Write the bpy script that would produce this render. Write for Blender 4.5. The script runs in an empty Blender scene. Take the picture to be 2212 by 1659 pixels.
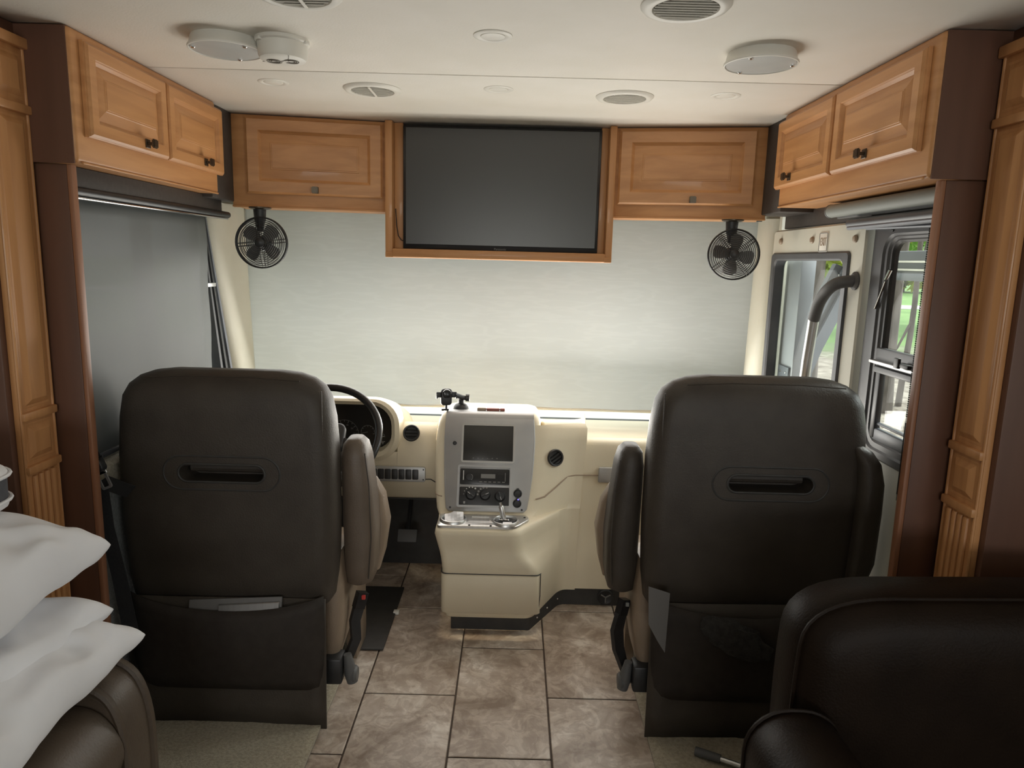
import bpy, bmesh, math, random
from mathutils import Vector, Matrix, noise
random.seed(7)
PI = math.pi
S = bpy.context.scene
COL = S.collection

# ------------------------------------------------------------------ camera
F_PX, W_PX = 1533.0, 2212.0
cam_d = bpy.data.cameras.new('camera'); cam = bpy.data.objects.new('camera', cam_d); COL.objects.link(cam)
cam_d.sensor_width = 36.0; cam_d.lens = 36.0 * F_PX / W_PX; cam_d.clip_start = 0.02; cam_d.clip_end = 600
pitch, roll = math.atan(267.6 / F_PX), 0.026
fwd = Vector((0, math.cos(pitch), -math.sin(pitch))); upv = Vector((0, math.sin(pitch), math.cos(pitch))); rgt = Vector((1, 0, 0))
cx = rgt * math.cos(roll) + upv * math.sin(roll); cy = -rgt * math.sin(roll) + upv * math.cos(roll)
mw = Matrix((cx, cy, -fwd)).transposed().to_4x4(); mw.translation = (0, 0, 1.5)
cam.matrix_world = mw
S.camera = cam

# ------------------------------------------------------------------ world, sun, daylight and fill lamps, exposure
S.view_settings.view_transform = 'Standard'; S.view_settings.look = 'None'
S.view_settings.gamma = 1.0; S.view_settings.exposure = 0.0; S.view_settings.use_curve_mapping = False
wd = bpy.data.worlds.new('overcast_sky'); S.world = wd; wd.use_nodes = True
nt = wd.node_tree; nt.nodes.clear()
w_out = nt.nodes.new('ShaderNodeOutputWorld'); w_bg = nt.nodes.new('ShaderNodeBackground')
w_bg.inputs['Color'].default_value = (0.93, 0.97, 1.0, 1); w_bg.inputs['Strength'].default_value = 1.55
nt.links.new(w_bg.outputs[0], w_out.inputs[0])

def lamp(name, kind, energy, loc, direction, size=None, size_y=None, color=(1, 1, 1)):
    l = bpy.data.lights.new(name, kind); l.energy = energy; l.color = color
    o = bpy.data.objects.new(name, l); COL.objects.link(o); o.location = loc
    o.rotation_euler = Vector(direction).to_track_quat('-Z', 'Y').to_euler()
    if kind == 'AREA':
        l.shape = 'RECTANGLE'; l.size = size; l.size_y = size_y or size
    return o
sun = lamp('sun', 'SUN', 4.5, (0, 0, 10), (-0.75, -0.40, -0.62), color=(1.0, 0.96, 0.88)); sun.data.angle = 0.55
# door-side lamp is sky daylight; windscreen, dash and rear lamps are added fill
lamp('windscreen_daylight_fill', 'AREA', 13, (-0.08, 3.22, 1.18), (0, -1, -0.5), 2.1, 0.7, (1.0, 0.98, 0.93))  # added fill on the room side of the shade, lifting its daylight
lamp('dash_bounce_fill', 'AREA', 21, (-0.05, 3.13, 0.83), (0, -0.55, 1), 2.0, 0.14, (1.0, 0.96, 0.88))  # added upward lamp standing in for sun bounced off the dash
lamp('rear_side_fill', 'AREA', 8, (1.67, -0.7, 1.28), (-0.8, 0.7, 0.05), 1.3, 0.7, (0.97, 0.98, 1.0))  # added fill from an invented opening behind the camera
lamp('rear_aisle_fill', 'AREA', 34, (-0.1, -3.37, 1.35), (0, 1, -0.03), 1.7, 0.6, (1.0, 0.98, 0.95))  # added lamp shining down the aisle onto seat backs and console
lamp('side_door_daylight', 'AREA', 34, (2.05, 2.60, 2.0), (-1, -0.05, -0.75), 1.4, 1.0, (0.93, 0.98, 1.0))

# ------------------------------------------------------------------ helpers
MATS = {}
def new_mat(name):
    m = bpy.data.materials.new(name); m.use_nodes = True
    m.node_tree.nodes.clear(); MATS[name] = m
    return m, m.node_tree.nodes, m.node_tree.links

def principled(name, base, rough=0.5, metal=0.0, spec=0.5, coat=0.0, base2=None, scale=(8, 8, 8), detail=4.0,
               bump=0.0, bump_scale=None, lo=0.35, hi=0.65, sheen=0.0, obj_random=False, emit=None, emit_strength=0.0, distort=0.0):
    m, N, L = new_mat(name)
    out = N.new('ShaderNodeOutputMaterial'); p = N.new('ShaderNodeBsdfPrincipled')
    L.new(p.outputs[0], out.inputs[0])
    p.inputs['Base Color'].default_value = (*base, 1); p.inputs['Roughness'].default_value = rough
    p.inputs['Metallic'].default_value = metal; p.inputs['Specular IOR Level'].default_value = spec
    p.inputs['Coat Weight'].default_value = coat; p.inputs['Sheen Weight'].default_value = sheen
    if emit:
        p.inputs['Emission Color'].default_value = (*emit, 1); p.inputs['Emission Strength'].default_value = emit_strength
    tc = N.new('ShaderNodeTexCoord')
    vec = tc.outputs['Object']
    if obj_random:
        oi = N.new('ShaderNodeObjectInfo'); va = N.new('ShaderNodeVectorMath'); va.operation = 'MULTIPLY_ADD'
        va.inputs[1].default_value = (1, 1, 1); L.new(vec, va.inputs[0])
        mu = N.new('ShaderNodeMath'); mu.operation = 'MULTIPLY'; mu.inputs[1].default_value = 40; L.new(oi.outputs['Random'], mu.inputs[0])
        L.new(mu.outputs[0], va.inputs[2]); vec = va.outputs[0]
    if base2:
        mp = N.new('ShaderNodeMapping'); mp.inputs['Scale'].default_value = scale; L.new(vec, mp.inputs[0])
        nz = N.new('ShaderNodeTexNoise'); nz.inputs['Scale'].default_value = 1.0; nz.inputs['Detail'].default_value = detail
        nz.inputs['Distortion'].default_value = distort
        L.new(mp.outputs[0], nz.inputs['Vector'])
        rp = N.new('ShaderNodeValToRGB'); rp.color_ramp.elements[0].position = lo; rp.color_ramp.elements[1].position = hi
        rp.color_ramp.elements[0].color = (*base, 1); rp.color_ramp.elements[1].color = (*base2, 1)
        L.new(nz.outputs['Fac'], rp.inputs[0]); L.new(rp.outputs[0], p.inputs['Base Color'])
    if bump:
        mp2 = N.new('ShaderNodeMapping'); mp2.inputs['Scale'].default_value = bump_scale or scale; L.new(vec, mp2.inputs[0])
        n2 = N.new('ShaderNodeTexNoise'); n2.inputs['Scale'].default_value = 1.0; n2.inputs['Detail'].default_value = 3
        L.new(mp2.outputs[0], n2.inputs['Vector'])
        bp = N.new('ShaderNodeBump'); bp.inputs['Strength'].default_value = bump; bp.inputs['Distance'].default_value = 0.004
        L.new(n2.outputs['Fac'], bp.inputs['Height']); L.new(bp.outputs[0], p.inputs['Normal'])
    return m

W1, W2 = (0.48, 0.225, 0.085), (0.60, 0.30, 0.122)
WOOD_Y = principled('maple_grain_lengthwise', W1, 0.44, base2=W2, scale=(26, 2.2, 26), detail=6, coat=0.08, distort=0.5)
WOOD_X = principled('maple_grain_crosswise', W1, 0.44, base2=W2, scale=(2.2, 26, 26), detail=6, coat=0.08, distort=0.5)
WOOD_Z = principled('maple_grain_upright', W1, 0.44, base2=W2, scale=(26, 26, 2.0), detail=6, coat=0.08, distort=0.5)
WOOD_D = principled('shaded_cherry_panel', (0.105, 0.046, 0.026), 0.5, base2=(0.13, 0.058, 0.034), scale=(20, 20, 1.6), detail=6)  # redder wood with the end panels' shade put into its dark tone
WOOD_M = principled('cherry_edge_band', (0.26, 0.115, 0.06), 0.45, base2=(0.31, 0.145, 0.08), scale=(20, 20, 1.6), detail=6)
DARKPANEL = principled('charcoal_vinyl', (0.045, 0.036, 0.032), 0.6, base2=(0.055, 0.046, 0.04), scale=(60, 60, 60))
CEIL = principled('padded_ceiling_vinyl', (0.80, 0.77, 0.70), 0.55, base2=(0.83, 0.80, 0.74), scale=(6, 6, 6), bump=0.12, bump_scale=(160, 160, 160))
CREAM = principled('cream_moulded_plastic', (0.70, 0.62, 0.46), 0.48, base2=(0.73, 0.65, 0.49), scale=(5, 5, 5), bump=0.10, bump_scale=(420, 420, 420))
CREAMW = principled('cream_wall_vinyl', (0.56, 0.55, 0.47), 0.6, base2=(0.60, 0.59, 0.51), scale=(5, 5, 5), bump=0.1, bump_scale=(300, 300, 300))
SILVER = principled('silver_dash_trim', (0.40, 0.40, 0.40), 0.42, metal=0.45, base2=(0.44, 0.44, 0.43), scale=(10, 10, 10))
CHROME = principled('bright_chrome', (0.80, 0.80, 0.80), 0.18, metal=1.0)
ALU = principled('brushed_aluminium', (0.62, 0.62, 0.61), 0.34, metal=0.9, base2=(0.68, 0.68, 0.67), scale=(90, 4, 4))
BLACK = principled('black_plastic', (0.018, 0.018, 0.019), 0.42, base2=(0.024, 0.024, 0.025), scale=(30, 30, 30))
BLACKG = principled('gloss_black_plastic', (0.016, 0.016, 0.017), 0.22)
BLACKM = principled('matt_black_kick_vinyl', (0.035, 0.033, 0.031), 0.62, base2=(0.045, 0.043, 0.04), scale=(20, 20, 20))
DGREY = principled('dark_grey_metal', (0.075, 0.077, 0.083), 0.42, metal=0.2, base2=(0.095, 0.097, 0.103), scale=(9, 9, 9))
MGREY = principled('mid_grey_metal', (0.13, 0.14, 0.165), 0.45, metal=0.1, base2=(0.16, 0.17, 0.195), scale=(9, 9, 9))
RUBBER = principled('grey_rubber', (0.10, 0.10, 0.10), 0.55)
LEATHB = principled('seat_back_brown_leather', (0.046, 0.037, 0.029), 0.5, spec=0.4, base2=(0.056, 0.046, 0.036), scale=(12, 12, 12), bump=0.25, bump_scale=(220, 220, 220))
LEATHT = principled('taupe_leather', (0.22, 0.165, 0.115), 0.45, base2=(0.26, 0.195, 0.14), scale=(9, 9, 9), bump=0.25, bump_scale=(200, 200, 200))
LEATHM = principled('armrest_brown_leather', (0.12, 0.09, 0.066), 0.45, base2=(0.145, 0.11, 0.082), scale=(9, 9, 9), bump=0.25, bump_scale=(200, 200, 200))
LEATHS = principled('sofa_brown_leather', (0.065, 0.046, 0.031), 0.46, base2=(0.08, 0.058, 0.04), scale=(9, 9, 9), bump=0.2, bump_scale=(200, 200, 200))
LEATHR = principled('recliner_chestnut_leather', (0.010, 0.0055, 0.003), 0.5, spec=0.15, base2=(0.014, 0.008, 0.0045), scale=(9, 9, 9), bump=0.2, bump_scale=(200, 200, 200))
POCKET = principled('pocket_fabric', (0.028, 0.022, 0.018), 0.65, spec=0.3, base2=(0.035, 0.028, 0.023), scale=(30, 30, 30), bump=0.2, bump_scale=(300, 300, 300))
CARPET = principled('beige_carpet', (0.30, 0.26, 0.18), 0.95, base2=(0.44, 0.39, 0.29), scale=(110, 110, 110), bump=1.0, bump_scale=(260, 260, 260), sheen=0.3)
GCARPET = principled('grey_carpet', (0.17, 0.18, 0.18), 0.95, base2=(0.24, 0.25, 0.25), scale=(120, 120, 120), bump=1.0, bump_scale=(260, 260, 260))
GROUT = principled('brown_grout', (0.07, 0.05, 0.038), 0.85, base2=(0.09, 0.066, 0.05), scale=(60, 60, 60))
COTTON = principled('white_cotton', (0.74, 0.74, 0.76), 0.75, base2=(0.78, 0.78, 0.80), scale=(6, 6, 6), bump=0.25, bump_scale=(14, 14, 14), sheen=0.2)
COTTOND = principled('dark_grey_cotton', (0.06, 0.06, 0.07), 0.8, base2=(0.075, 0.075, 0.085), scale=(30, 30, 30))
BRONZE = principled('dark_bronze', (0.095, 0.075, 0.055), 0.35, metal=0.8)
WHITEP = principled('white_plastic', (0.78, 0.76, 0.70), 0.45, base2=(0.80, 0.78, 0.72), scale=(8, 8, 8))
LENS = principled('frosted_lens', (0.50, 0.51, 0.50), 0.35, base2=(0.54, 0.55, 0.54), scale=(14, 14, 14))
VENTD = principled('vent_throat', (0.17, 0.15, 0.125), 0.7)
SCREEN = principled('dark_screen_glass', (0.022, 0.021, 0.019), 0.22, spec=0.6)
TVS = principled('television_screen', (0.032, 0.030, 0.027), 0.30, spec=0.6)
PRINT = principled('pale_print', (0.62, 0.62, 0.60), 0.6)
PRINTD = principled('dull_print', (0.20, 0.20, 0.19), 0.6)
RED = principled('red_button', (0.55, 0.05, 0.04), 0.4)
BLUEL = principled('blue_pilot_light', (0.1, 0.1, 0.6), 0.4, emit=(0.15, 0.12, 1.0), emit_strength=3.0)
PAPER = principled('white_paper', (0.80, 0.80, 0.82), 0.7, base2=(0.86, 0.86, 0.87), scale=(25, 25, 25))
PAPERG = principled('grey_card', (0.15, 0.145, 0.14), 0.5)
REDBR = principled('red_brown_plastic', (0.25, 0.07, 0.045), 0.45)
TAN = principled('tan_plastic', (0.32, 0.24, 0.17), 0.5)
FLUFF = principled('grey_fleece', (0.026, 0.024, 0.022), 0.95, base2=(0.042, 0.039, 0.036), scale=(60, 60, 60), bump=1.0, bump_scale=(160, 160, 160))
BELT = principled('black_belt_webbing', (0.022, 0.022, 0.024), 0.6, base2=(0.03, 0.03, 0.032), scale=(200, 20, 200))
STEEL = principled('belt_latch_steel', (0.70, 0.70, 0.70), 0.3, metal=0.8)
BARK = principled('bark', (0.10, 0.085, 0.07), 0.9, base2=(0.20, 0.17, 0.15), scale=(9, 9, 2.2), detail=8, bump=1.0, bump_scale=(14, 14, 3))
POSTG = principled('pale_grey_paint', (0.30, 0.31, 0.34), 0.5, base2=(0.33, 0.34, 0.37), scale=(9, 9, 9))
LEAF = principled('green_leaves', (0.16, 0.34, 0.06), 0.55, base2=(0.34, 0.52, 0.12), scale=(3, 3, 3))
LEAFY = principled('yellow_leaves', (0.55, 0.50, 0.06), 0.55, base2=(0.38, 0.50, 0.09), scale=(3, 3, 3))
PATHM = principled('pale_gravel_path', (0.72, 0.70, 0.66), 0.9, base2=(0.80, 0.78, 0.74), scale=(3, 3, 3))
NIGHT = principled('satin_night_shade', (0.118, 0.127, 0.124), 0.5, base2=(0.122, 0.131, 0.128), scale=(3, 8, 3), spec=0.4)
_n = NIGHT.node_tree; _o = [n for n in _n.nodes if n.type == 'OUTPUT_MATERIAL'][0]; _p = [n for n in _n.nodes if n.type == 'BSDF_PRINCIPLED'][0]
_m = _n.nodes.new('ShaderNodeMixShader'); _m.inputs[0].default_value = 0.10; _t = _n.nodes.new('ShaderNodeBsdfTransparent')   # open solar weave
_n.links.new(_p.outputs[0], _m.inputs[1]); _n.links.new(_t.outputs[0], _m.inputs[2]); _n.links.new(_m.outputs[0], _o.inputs[0])

def make_tile_mat():
    m, N, L = new_mat('mottled_stone_tile')
    out = N.new('ShaderNodeOutputMaterial'); p = N.new('ShaderNodeBsdfPrincipled'); L.new(p.outputs[0], out.inputs[0])
    p.inputs['Roughness'].default_value = 0.38
    tc = N.new('ShaderNodeTexCoord'); oi = N.new('ShaderNodeObjectInfo')
    mu = N.new('ShaderNodeMath'); mu.operation = 'MULTIPLY'; mu.inputs[1].default_value = 50; L.new(oi.outputs['Random'], mu.inputs[0])
    va = N.new('ShaderNodeVectorMath'); va.operation = 'ADD'; L.new(tc.outputs['Object'], va.inputs[0]); L.new(mu.outputs[0], va.inputs[1])
    def nz(scale, detail, dist, rough=0.6):
        n = N.new('ShaderNodeTexNoise'); n.inputs['Scale'].default_value = scale; n.inputs['Detail'].default_value = detail
        n.inputs['Distortion'].default_value = dist; n.inputs['Roughness'].default_value = rough; L.new(va.outputs[0], n.inputs['Vector']); return n
    a = nz(5.0, 9, 0.8, 0.65); b = nz(17, 7, 1.3)
    r = N.new('ShaderNodeValToRGB'); e = r.color_ramp.elements
    e[0].position = 0.33; e[0].color = (0.27, 0.205, 0.155, 1); e[1].position = 0.66; e[1].color = (0.70, 0.64, 0.57, 1)
    x = r.color_ramp.elements.new(0.46); x.color = (0.43, 0.355, 0.29, 1)
    x = r.color_ramp.elements.new(0.52); x.color = (0.50, 0.425, 0.355, 1)
    L.new(a.outputs['Fac'], r.inputs[0])
    r2 = N.new('ShaderNodeValToRGB'); r2.color_ramp.elements[0].position = 0.47; r2.color_ramp.elements[1].position = 0.56
    r2.color_ramp.elements[0].color = (0.80, 0.76, 0.74, 1); r2.color_ramp.elements[1].color = (1.08, 1.08, 1.08, 1)
    L.new(b.outputs['Fac'], r2.inputs[0])
    mx = N.new('ShaderNodeMix'); mx.data_type = 'RGBA'; mx.blend_type = 'MULTIPLY'; mx.inputs['Factor'].default_value = 0.8
    L.new(r.outputs[0], mx.inputs['A']); L.new(r2.outputs[0], mx.inputs['B']); L.new(mx.outputs['Result'], p.inputs['Base Color'])
    bp = N.new('ShaderNodeBump'); bp.inputs['Strength'].default_value = 0.15; bp.inputs['Distance'].default_value = 0.003
    L.new(b.outputs['Fac'], bp.inputs['Height']); L.new(bp.outputs[0], p.inputs['Normal'])
    return m
TILE = make_tile_mat()

def make_shade_mat():
    m, N, L = new_mat('translucent_shade_cloth')
    out = N.new('ShaderNodeOutputMaterial'); mix = N.new('ShaderNodeMixShader'); mix.inputs[0].default_value = 0.5
    d = N.new('ShaderNodeBsdfDiffuse'); t = N.new('ShaderNodeBsdfTranslucent')
    tc = N.new('ShaderNodeTexCoord'); mp = N.new('ShaderNodeMapping'); mp.inputs['Scale'].default_value = (3, 1, 22)
    L.new(tc.outputs['Object'], mp.inputs[0])
    nz = N.new('ShaderNodeTexNoise'); nz.inputs['Scale'].default_value = 1.3; nz.inputs['Detail'].default_value = 2; L.new(mp.outputs[0], nz.inputs['Vector'])
    mm = N.new('ShaderNodeMath'); mm.operation = 'MULTIPLY'; mm.inputs[1].default_value = 26; L.new(nz.outputs['Fac'], mm.inputs[0])
    sn = N.new('ShaderNodeMath'); sn.operation = 'SINE'; L.new(mm.outputs[0], sn.inputs[0])
    r = N.new('ShaderNodeValToRGB'); r.color_ramp.elements[0].color = (0.58, 0.58, 0.575, 1); r.color_ramp.elements[1].color = (0.60, 0.60, 0.595, 1)
    L.new(sn.outputs[0], r.inputs[0]); L.new(r.outputs[0], d.inputs[0]); L.new(r.outputs[0], t.inputs[0])
    L.new(d.outputs[0], mix.inputs[1]); L.new(t.outputs[0], mix.inputs[2]); L.new(mix.outputs[0], out.inputs[0])
    return m
SHADE = make_shade_mat()

def make_glass(name, tint=(0.93, 0.96, 0.95), refl=0.08):
    m, N, L = new_mat(name)
    out = N.new('ShaderNodeOutputMaterial'); mix = N.new('ShaderNodeMixShader')
    lw = N.new('ShaderNodeLayerWeight'); lw.inputs['Blend'].default_value = 0.5
    pw = N.new('ShaderNodeMath'); pw.operation = 'POWER'; pw.inputs[1].default_value = 5; L.new(lw.outputs['Facing'], pw.inputs[0])
    fr = N.new('ShaderNodeMath'); fr.operation = 'MULTIPLY_ADD'; fr.inputs[1].default_value = 0.15; fr.inputs[2].default_value = 0.015; L.new(pw.outputs[0], fr.inputs[0])
    t = N.new('ShaderNodeBsdfTransparent'); t.inputs[0].default_value = (*tint, 1)
    g = N.new('ShaderNodeBsdfGlossy'); g.inputs['Roughness'].default_value = 0.02
    L.new(fr.outputs[0], mix.inputs[0]); L.new(t.outputs[0], mix.inputs[1]); L.new(g.outputs[0], mix.inputs[2]); L.new(mix.outputs[0], out.inputs[0])
    return m
GLASS = make_glass('window_glass')

def make_ground():
    m, N, L = new_mat('lawn_and_leaf_litter')
    out = N.new('ShaderNodeOutputMaterial'); p = N.new('ShaderNodeBsdfPrincipled'); p.inputs['Roughness'].default_value = 0.9; L.new(p.outputs[0], out.inputs[0])
    tc = N.new('ShaderNodeTexCoord')
    ln = N.new('ShaderNodeVectorMath'); ln.operation = 'LENGTH'; L.new(tc.outputs['Object'], ln.inputs[0])
    n0 = N.new('ShaderNodeTexNoise'); n0.inputs['Scale'].default_value = 0.25; n0.inputs['Detail'].default_value = 5; L.new(tc.outputs['Object'], n0.inputs['Vector'])
    ma = N.new('ShaderNodeMath'); ma.operation = 'MULTIPLY_ADD'; ma.inputs[1].default_value = 10; L.new(n0.outputs['Fac'], ma.inputs[0]); L.new(ln.outputs['Value'], ma.inputs[2])
    mr = N.new('ShaderNodeMapRange'); mr.inputs['From Min'].default_value = 26; mr.inputs['From Max'].default_value = 31; L.new(ma.outputs[0], mr.inputs['Value'])
    n1 = N.new('ShaderNodeTexNoise'); n1.inputs['Scale'].default_value = 2.6; n1.inputs['Detail'].default_value = 8; n1.inputs['Roughness'].default_value = 0.75; L.new(tc.outputs['Object'], n1.inputs['Vector'])
    r1 = N.new('ShaderNodeValToRGB'); r1.color_ramp.elements[0].position = 0.38; r1.color_ramp.elements[1].position = 0.62
    r1.color_ramp.elements[0].color = (0.16, 0.13, 0.10, 1); r1.color_ramp.elements[1].color = (0.50, 0.45, 0.38, 1); L.new(n1.outputs['Fac'], r1.inputs[0])
    n2 = N.new('ShaderNodeTexNoise'); n2.inputs['Scale'].default_value = 0.5; n2.inputs['Detail'].default_value = 6; L.new(tc.outputs['Object'], n2.inputs['Vector'])
    r2 = N.new('ShaderNodeValToRGB'); r2.color_ramp.elements[0].position = 0.35; r2.color_ramp.elements[1].position = 0.65
    r2.color_ramp.elements[0].color = (0.13, 0.28, 0.06, 1); r2.color_ramp.elements[1].color = (0.22, 0.40, 0.11, 1); L.new(n2.outputs['Fac'], r2.inputs[0])
    mx = N.new('ShaderNodeMix'); mx.data_type = 'RGBA'; L.new(mr.outputs[0], mx.inputs['Factor']); L.new(r1.outputs[0], mx.inputs['A']); L.new(r2.outputs[0], mx.inputs['B'])
    L.new(mx.outputs['Result'], p.inputs['Base Color'])
    return m
GROUND = make_ground()

def frame(o, u, v, w):
    m = Matrix((Vector(u), Vector(v), Vector(w))).transposed().to_4x4(); m.translation = Vector(o); return m
I4 = Matrix.Identity(4)

def merge(bm, tmp, M=None):
    if M is not None: bmesh.ops.transform(tmp, matrix=M, verts=tmp.verts)
    me = bpy.data.meshes.new('tmp'); tmp.to_mesh(me); tmp.free(); bm.from_mesh(me); bpy.data.meshes.remove(me)
def NB(): return bmesh.new()
def box(bm, x0, x1, y0, y1, z0, z1, bev=0.0, seg=2, M=None):
    t = bmesh.new(); bmesh.ops.create_cube(t, size=1.0)
    for v in t.verts: v.co = Vector(((x0 + x1) / 2 + v.co.x * (x1 - x0), (y0 + y1) / 2 + v.co.y * (y1 - y0), (z0 + z1) / 2 + v.co.z * (z1 - z0)))
    if bev > 0: bmesh.ops.bevel(t, geom=t.edges[:], offset=bev, segments=seg, profile=0.5, affect='EDGES')
    merge(bm, t, M); return bm
def loft(bm, rings, closed=True, cap0=True, cap1=True, M=None, loop=False):
    t = bmesh.new(); vs = [[t.verts.new(Vector(p)) for p in r] for r in rings]
    n = len(rings[0]); k = n if closed else n - 1
    pairs = list(zip(vs[:-1], vs[1:])) + ([(vs[-1], vs[0])] if loop else [])
    for a, b in pairs:
        for i in range(k):
            j = (i + 1) % n
            try: t.faces.new((a[i], a[j], b[j], b[i]))
            except ValueError: pass
    if cap0 and closed and not loop: t.faces.new(list(reversed(vs[0])))
    if cap1 and closed and not loop: t.faces.new(vs[-1])
    bmesh.ops.remove_doubles(t, verts=t.verts, dist=1e-6)
    bmesh.ops.recalc_face_normals(t, faces=t.faces)
    merge(bm, t, M); return bm
def circ(r, n, z=0.0, ry=None, a0=0.0):
    return [Vector((r * math.cos(a0 + 2 * PI * i / n), (ry or r) * math.sin(a0 + 2 * PI * i / n), z)) for i in range(n)]
def lathe(bm, prof, n=32, M=None, cap0=True, cap1=True):
    return loft(bm, [circ(max(r, 1e-4), n, z) for r, z in prof], M=M, cap0=cap0, cap1=cap1)
def tube(bm, path, r, n=8, closed=False, M=None):
    path = [Vector(p) for p in path]; rings = []; prev = None; m = len(path)
    for i, p in enumerate(path):
        if closed: d = (path[(i + 1) % m] - path[i - 1])
        else: d = path[min(i + 1, m - 1)] - path[max(i - 1, 0)]
        d.normalize()
        if prev is None:
            a = Vector((0, 0, 1)) if abs(d.z) < 0.9 else Vector((1, 0, 0)); prev = d.cross(a).normalized()
        prev = (prev - d * prev.dot(d)).normalized(); b = d.cross(prev)
        rr = r[i] if isinstance(r, (list, tuple)) else r
        rings.append([p + prev * rr * math.cos(2 * PI * k / n) + b * rr * math.sin(2 * PI * k / n) for k in range(n)])
    return loft(bm, rings, M=M, loop=closed)
def torus(bm, R, r, n=40, k=8, M=None):
    return tube(bm, circ(R, n), r, k, closed=True, M=M)
def strap(bm, path, width_dir, w, th, M=None):
    path = [Vector(p) for p in path]; rings = []
    for i, p in enumerate(path):
        d = (path[min(i + 1, len(path) - 1)] - path[max(i - 1, 0)]).normalized()
        wd_ = Vector(width_dir[i] if isinstance(width_dir, list) else width_dir); wd_ = (wd_ - d * wd_.dot(d)).normalized(); nn = d.cross(wd_)
        ww = w[i] if isinstance(w, list) else w
        rings.append([p - wd_ * ww / 2 - nn * th / 2, p + wd_ * ww / 2 - nn * th / 2, p + wd_ * ww / 2 + nn * th / 2, p - wd_ * ww / 2 + nn * th / 2])
    return loft(bm, rings, M=M)
def rrect(hx, hy, r, k=5, z=0.0, cx_=0.0, cy_=0.0):
    r = min(r, hx * 0.999, hy * 0.999); pts = []
    for (sx, sy, a) in ((1, 1, 0), (-1, 1, PI / 2), (-1, -1, PI), (1, -1, 1.5 * PI)):
        for i in range(k + 1):
            t = a + (PI / 2) * i / k
            pts.append(Vector((cx_ + sx * (hx - r) + r * math.cos(t), cy_ + sy * (hy - r) + r * math.sin(t), z)))
    return pts
def plate(bm, hx, hy, r, z0, z1, M=None, bev=0.0, k=5, cx_=0.0, cy_=0.0):
    rs = [rrect(hx, hy, r, k, z0, cx_, cy_)]
    if bev:
        rs += [rrect(hx, hy, r, k, z1 - bev, cx_, cy_), rrect(hx - bev * 0.4, hy - bev * 0.4, max(r - bev * 0.4, 1e-3), k, z1 - bev * 0.3, cx_, cy_), rrect(hx - bev, hy - bev, max(r - bev, 1e-3), k, z1, cx_, cy_)]
    else: rs.append(rrect(hx, hy, r, k, z1, cx_, cy_))
    return loft(bm, rs, M=M)
def ringplate(bm, hx, hy, r, t, z0, z1, M=None, k=5):
    """a rounded rectangular bezel with a hole"""
    rs = [rrect(hx, hy, r, k, z0), rrect(hx, hy, r, k, z1), rrect(hx - t, hy - t, max(r - t, 0.002), k, z1), rrect(hx - t, hy - t, max(r - t, 0.002), k, z0)]
    return loft(bm, rs, M=M, loop=True)
def softbox(bm, secs, k=5, M=None):
    """stack of rounded rectangles: (z, xc, yc, hx, hy, r)"""
    return loft(bm, [rrect(hx, hy, r, k, z, xc, yc) for z, xc, yc, hx, hy, r in secs], M=M)
def fillet(pts, radii, k=5):
    out = []; pts = [Vector(p) for p in pts]
    for i, p in enumerate(pts):
        r = radii[i]
        if i in (0, len(pts) - 1): out.append(p); continue
        a = (pts[i - 1] - p); b = (pts[i + 1] - p)
        ra = min(r, a.length * 0.48); rb = min(r, b.length * 0.48)
        p0 = p + a.normalized() * ra; p1 = p + b.normalized() * rb
        for j in range(k + 1):
            t = j / k; out.append(p0 * (1 - t) ** 2 + p * 2 * t * (1 - t) + p1 * t * t)
    return out

def setp(o, label=None, cat=None, group=None, kind=None):
    if label: o['label'] = label
    if cat: o['category'] = cat
    if group: o['group'] = group
    if kind: o['kind'] = kind
    return o
def obj(name, bm, m, parent=None, angle=35, flat=False, **kw):
    me = bpy.data.meshes.new(name); bm.to_mesh(me); bm.free()
    if not flat:
        for p in me.polygons: p.use_smooth = True
        me.set_sharp_from_angle(angle=math.radians(angle))
    me.materials.append(m)
    o = bpy.data.objects.new(name, me); COL.objects.link(o)
    if parent is not None:
        o.parent = parent
        if parent.type == 'EMPTY': o.matrix_parent_inverse = Matrix.Translation(-parent.location)
    return setp(o, **kw)
def subsurf(o, n=1):
    md = o.modifiers.new('smooth', 'SUBSURF'); md.levels = n; md.render_levels = n; return o
def thing(name, label, cat, loc=(0, 0, 0), group=None):
    o = bpy.data.objects.new(name, None); COL.objects.link(o); o.location = loc; o.empty_display_size = 0.05
    return setp(o, label, cat, group)
def struct(name, bm, m, **kw): return obj(name, bm, m, kind='structure', **kw)
def text(name, s, size, M, m, parent, ext=0.0006, align='CENTER'):
    cu = bpy.data.curves.new(name, 'FONT'); cu.body = s; cu.size = size; cu.extrude = ext; cu.align_x = align; cu.align_y = 'CENTER'; cu.resolution_u = 2
    t = bpy.data.objects.new(name, cu); COL.objects.link(t)
    dg = bpy.context.evaluated_depsgraph_get(); me = bpy.data.meshes.new_from_object(t.evaluated_get(dg)); bpy.data.objects.remove(t); bpy.data.curves.remove(cu)
    b = bmesh.new(); b.from_mesh(me); bpy.data.meshes.remove(me); bmesh.ops.transform(b, matrix=M, verts=b.verts)
    return obj(name, b, m, parent, flat=True)
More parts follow.
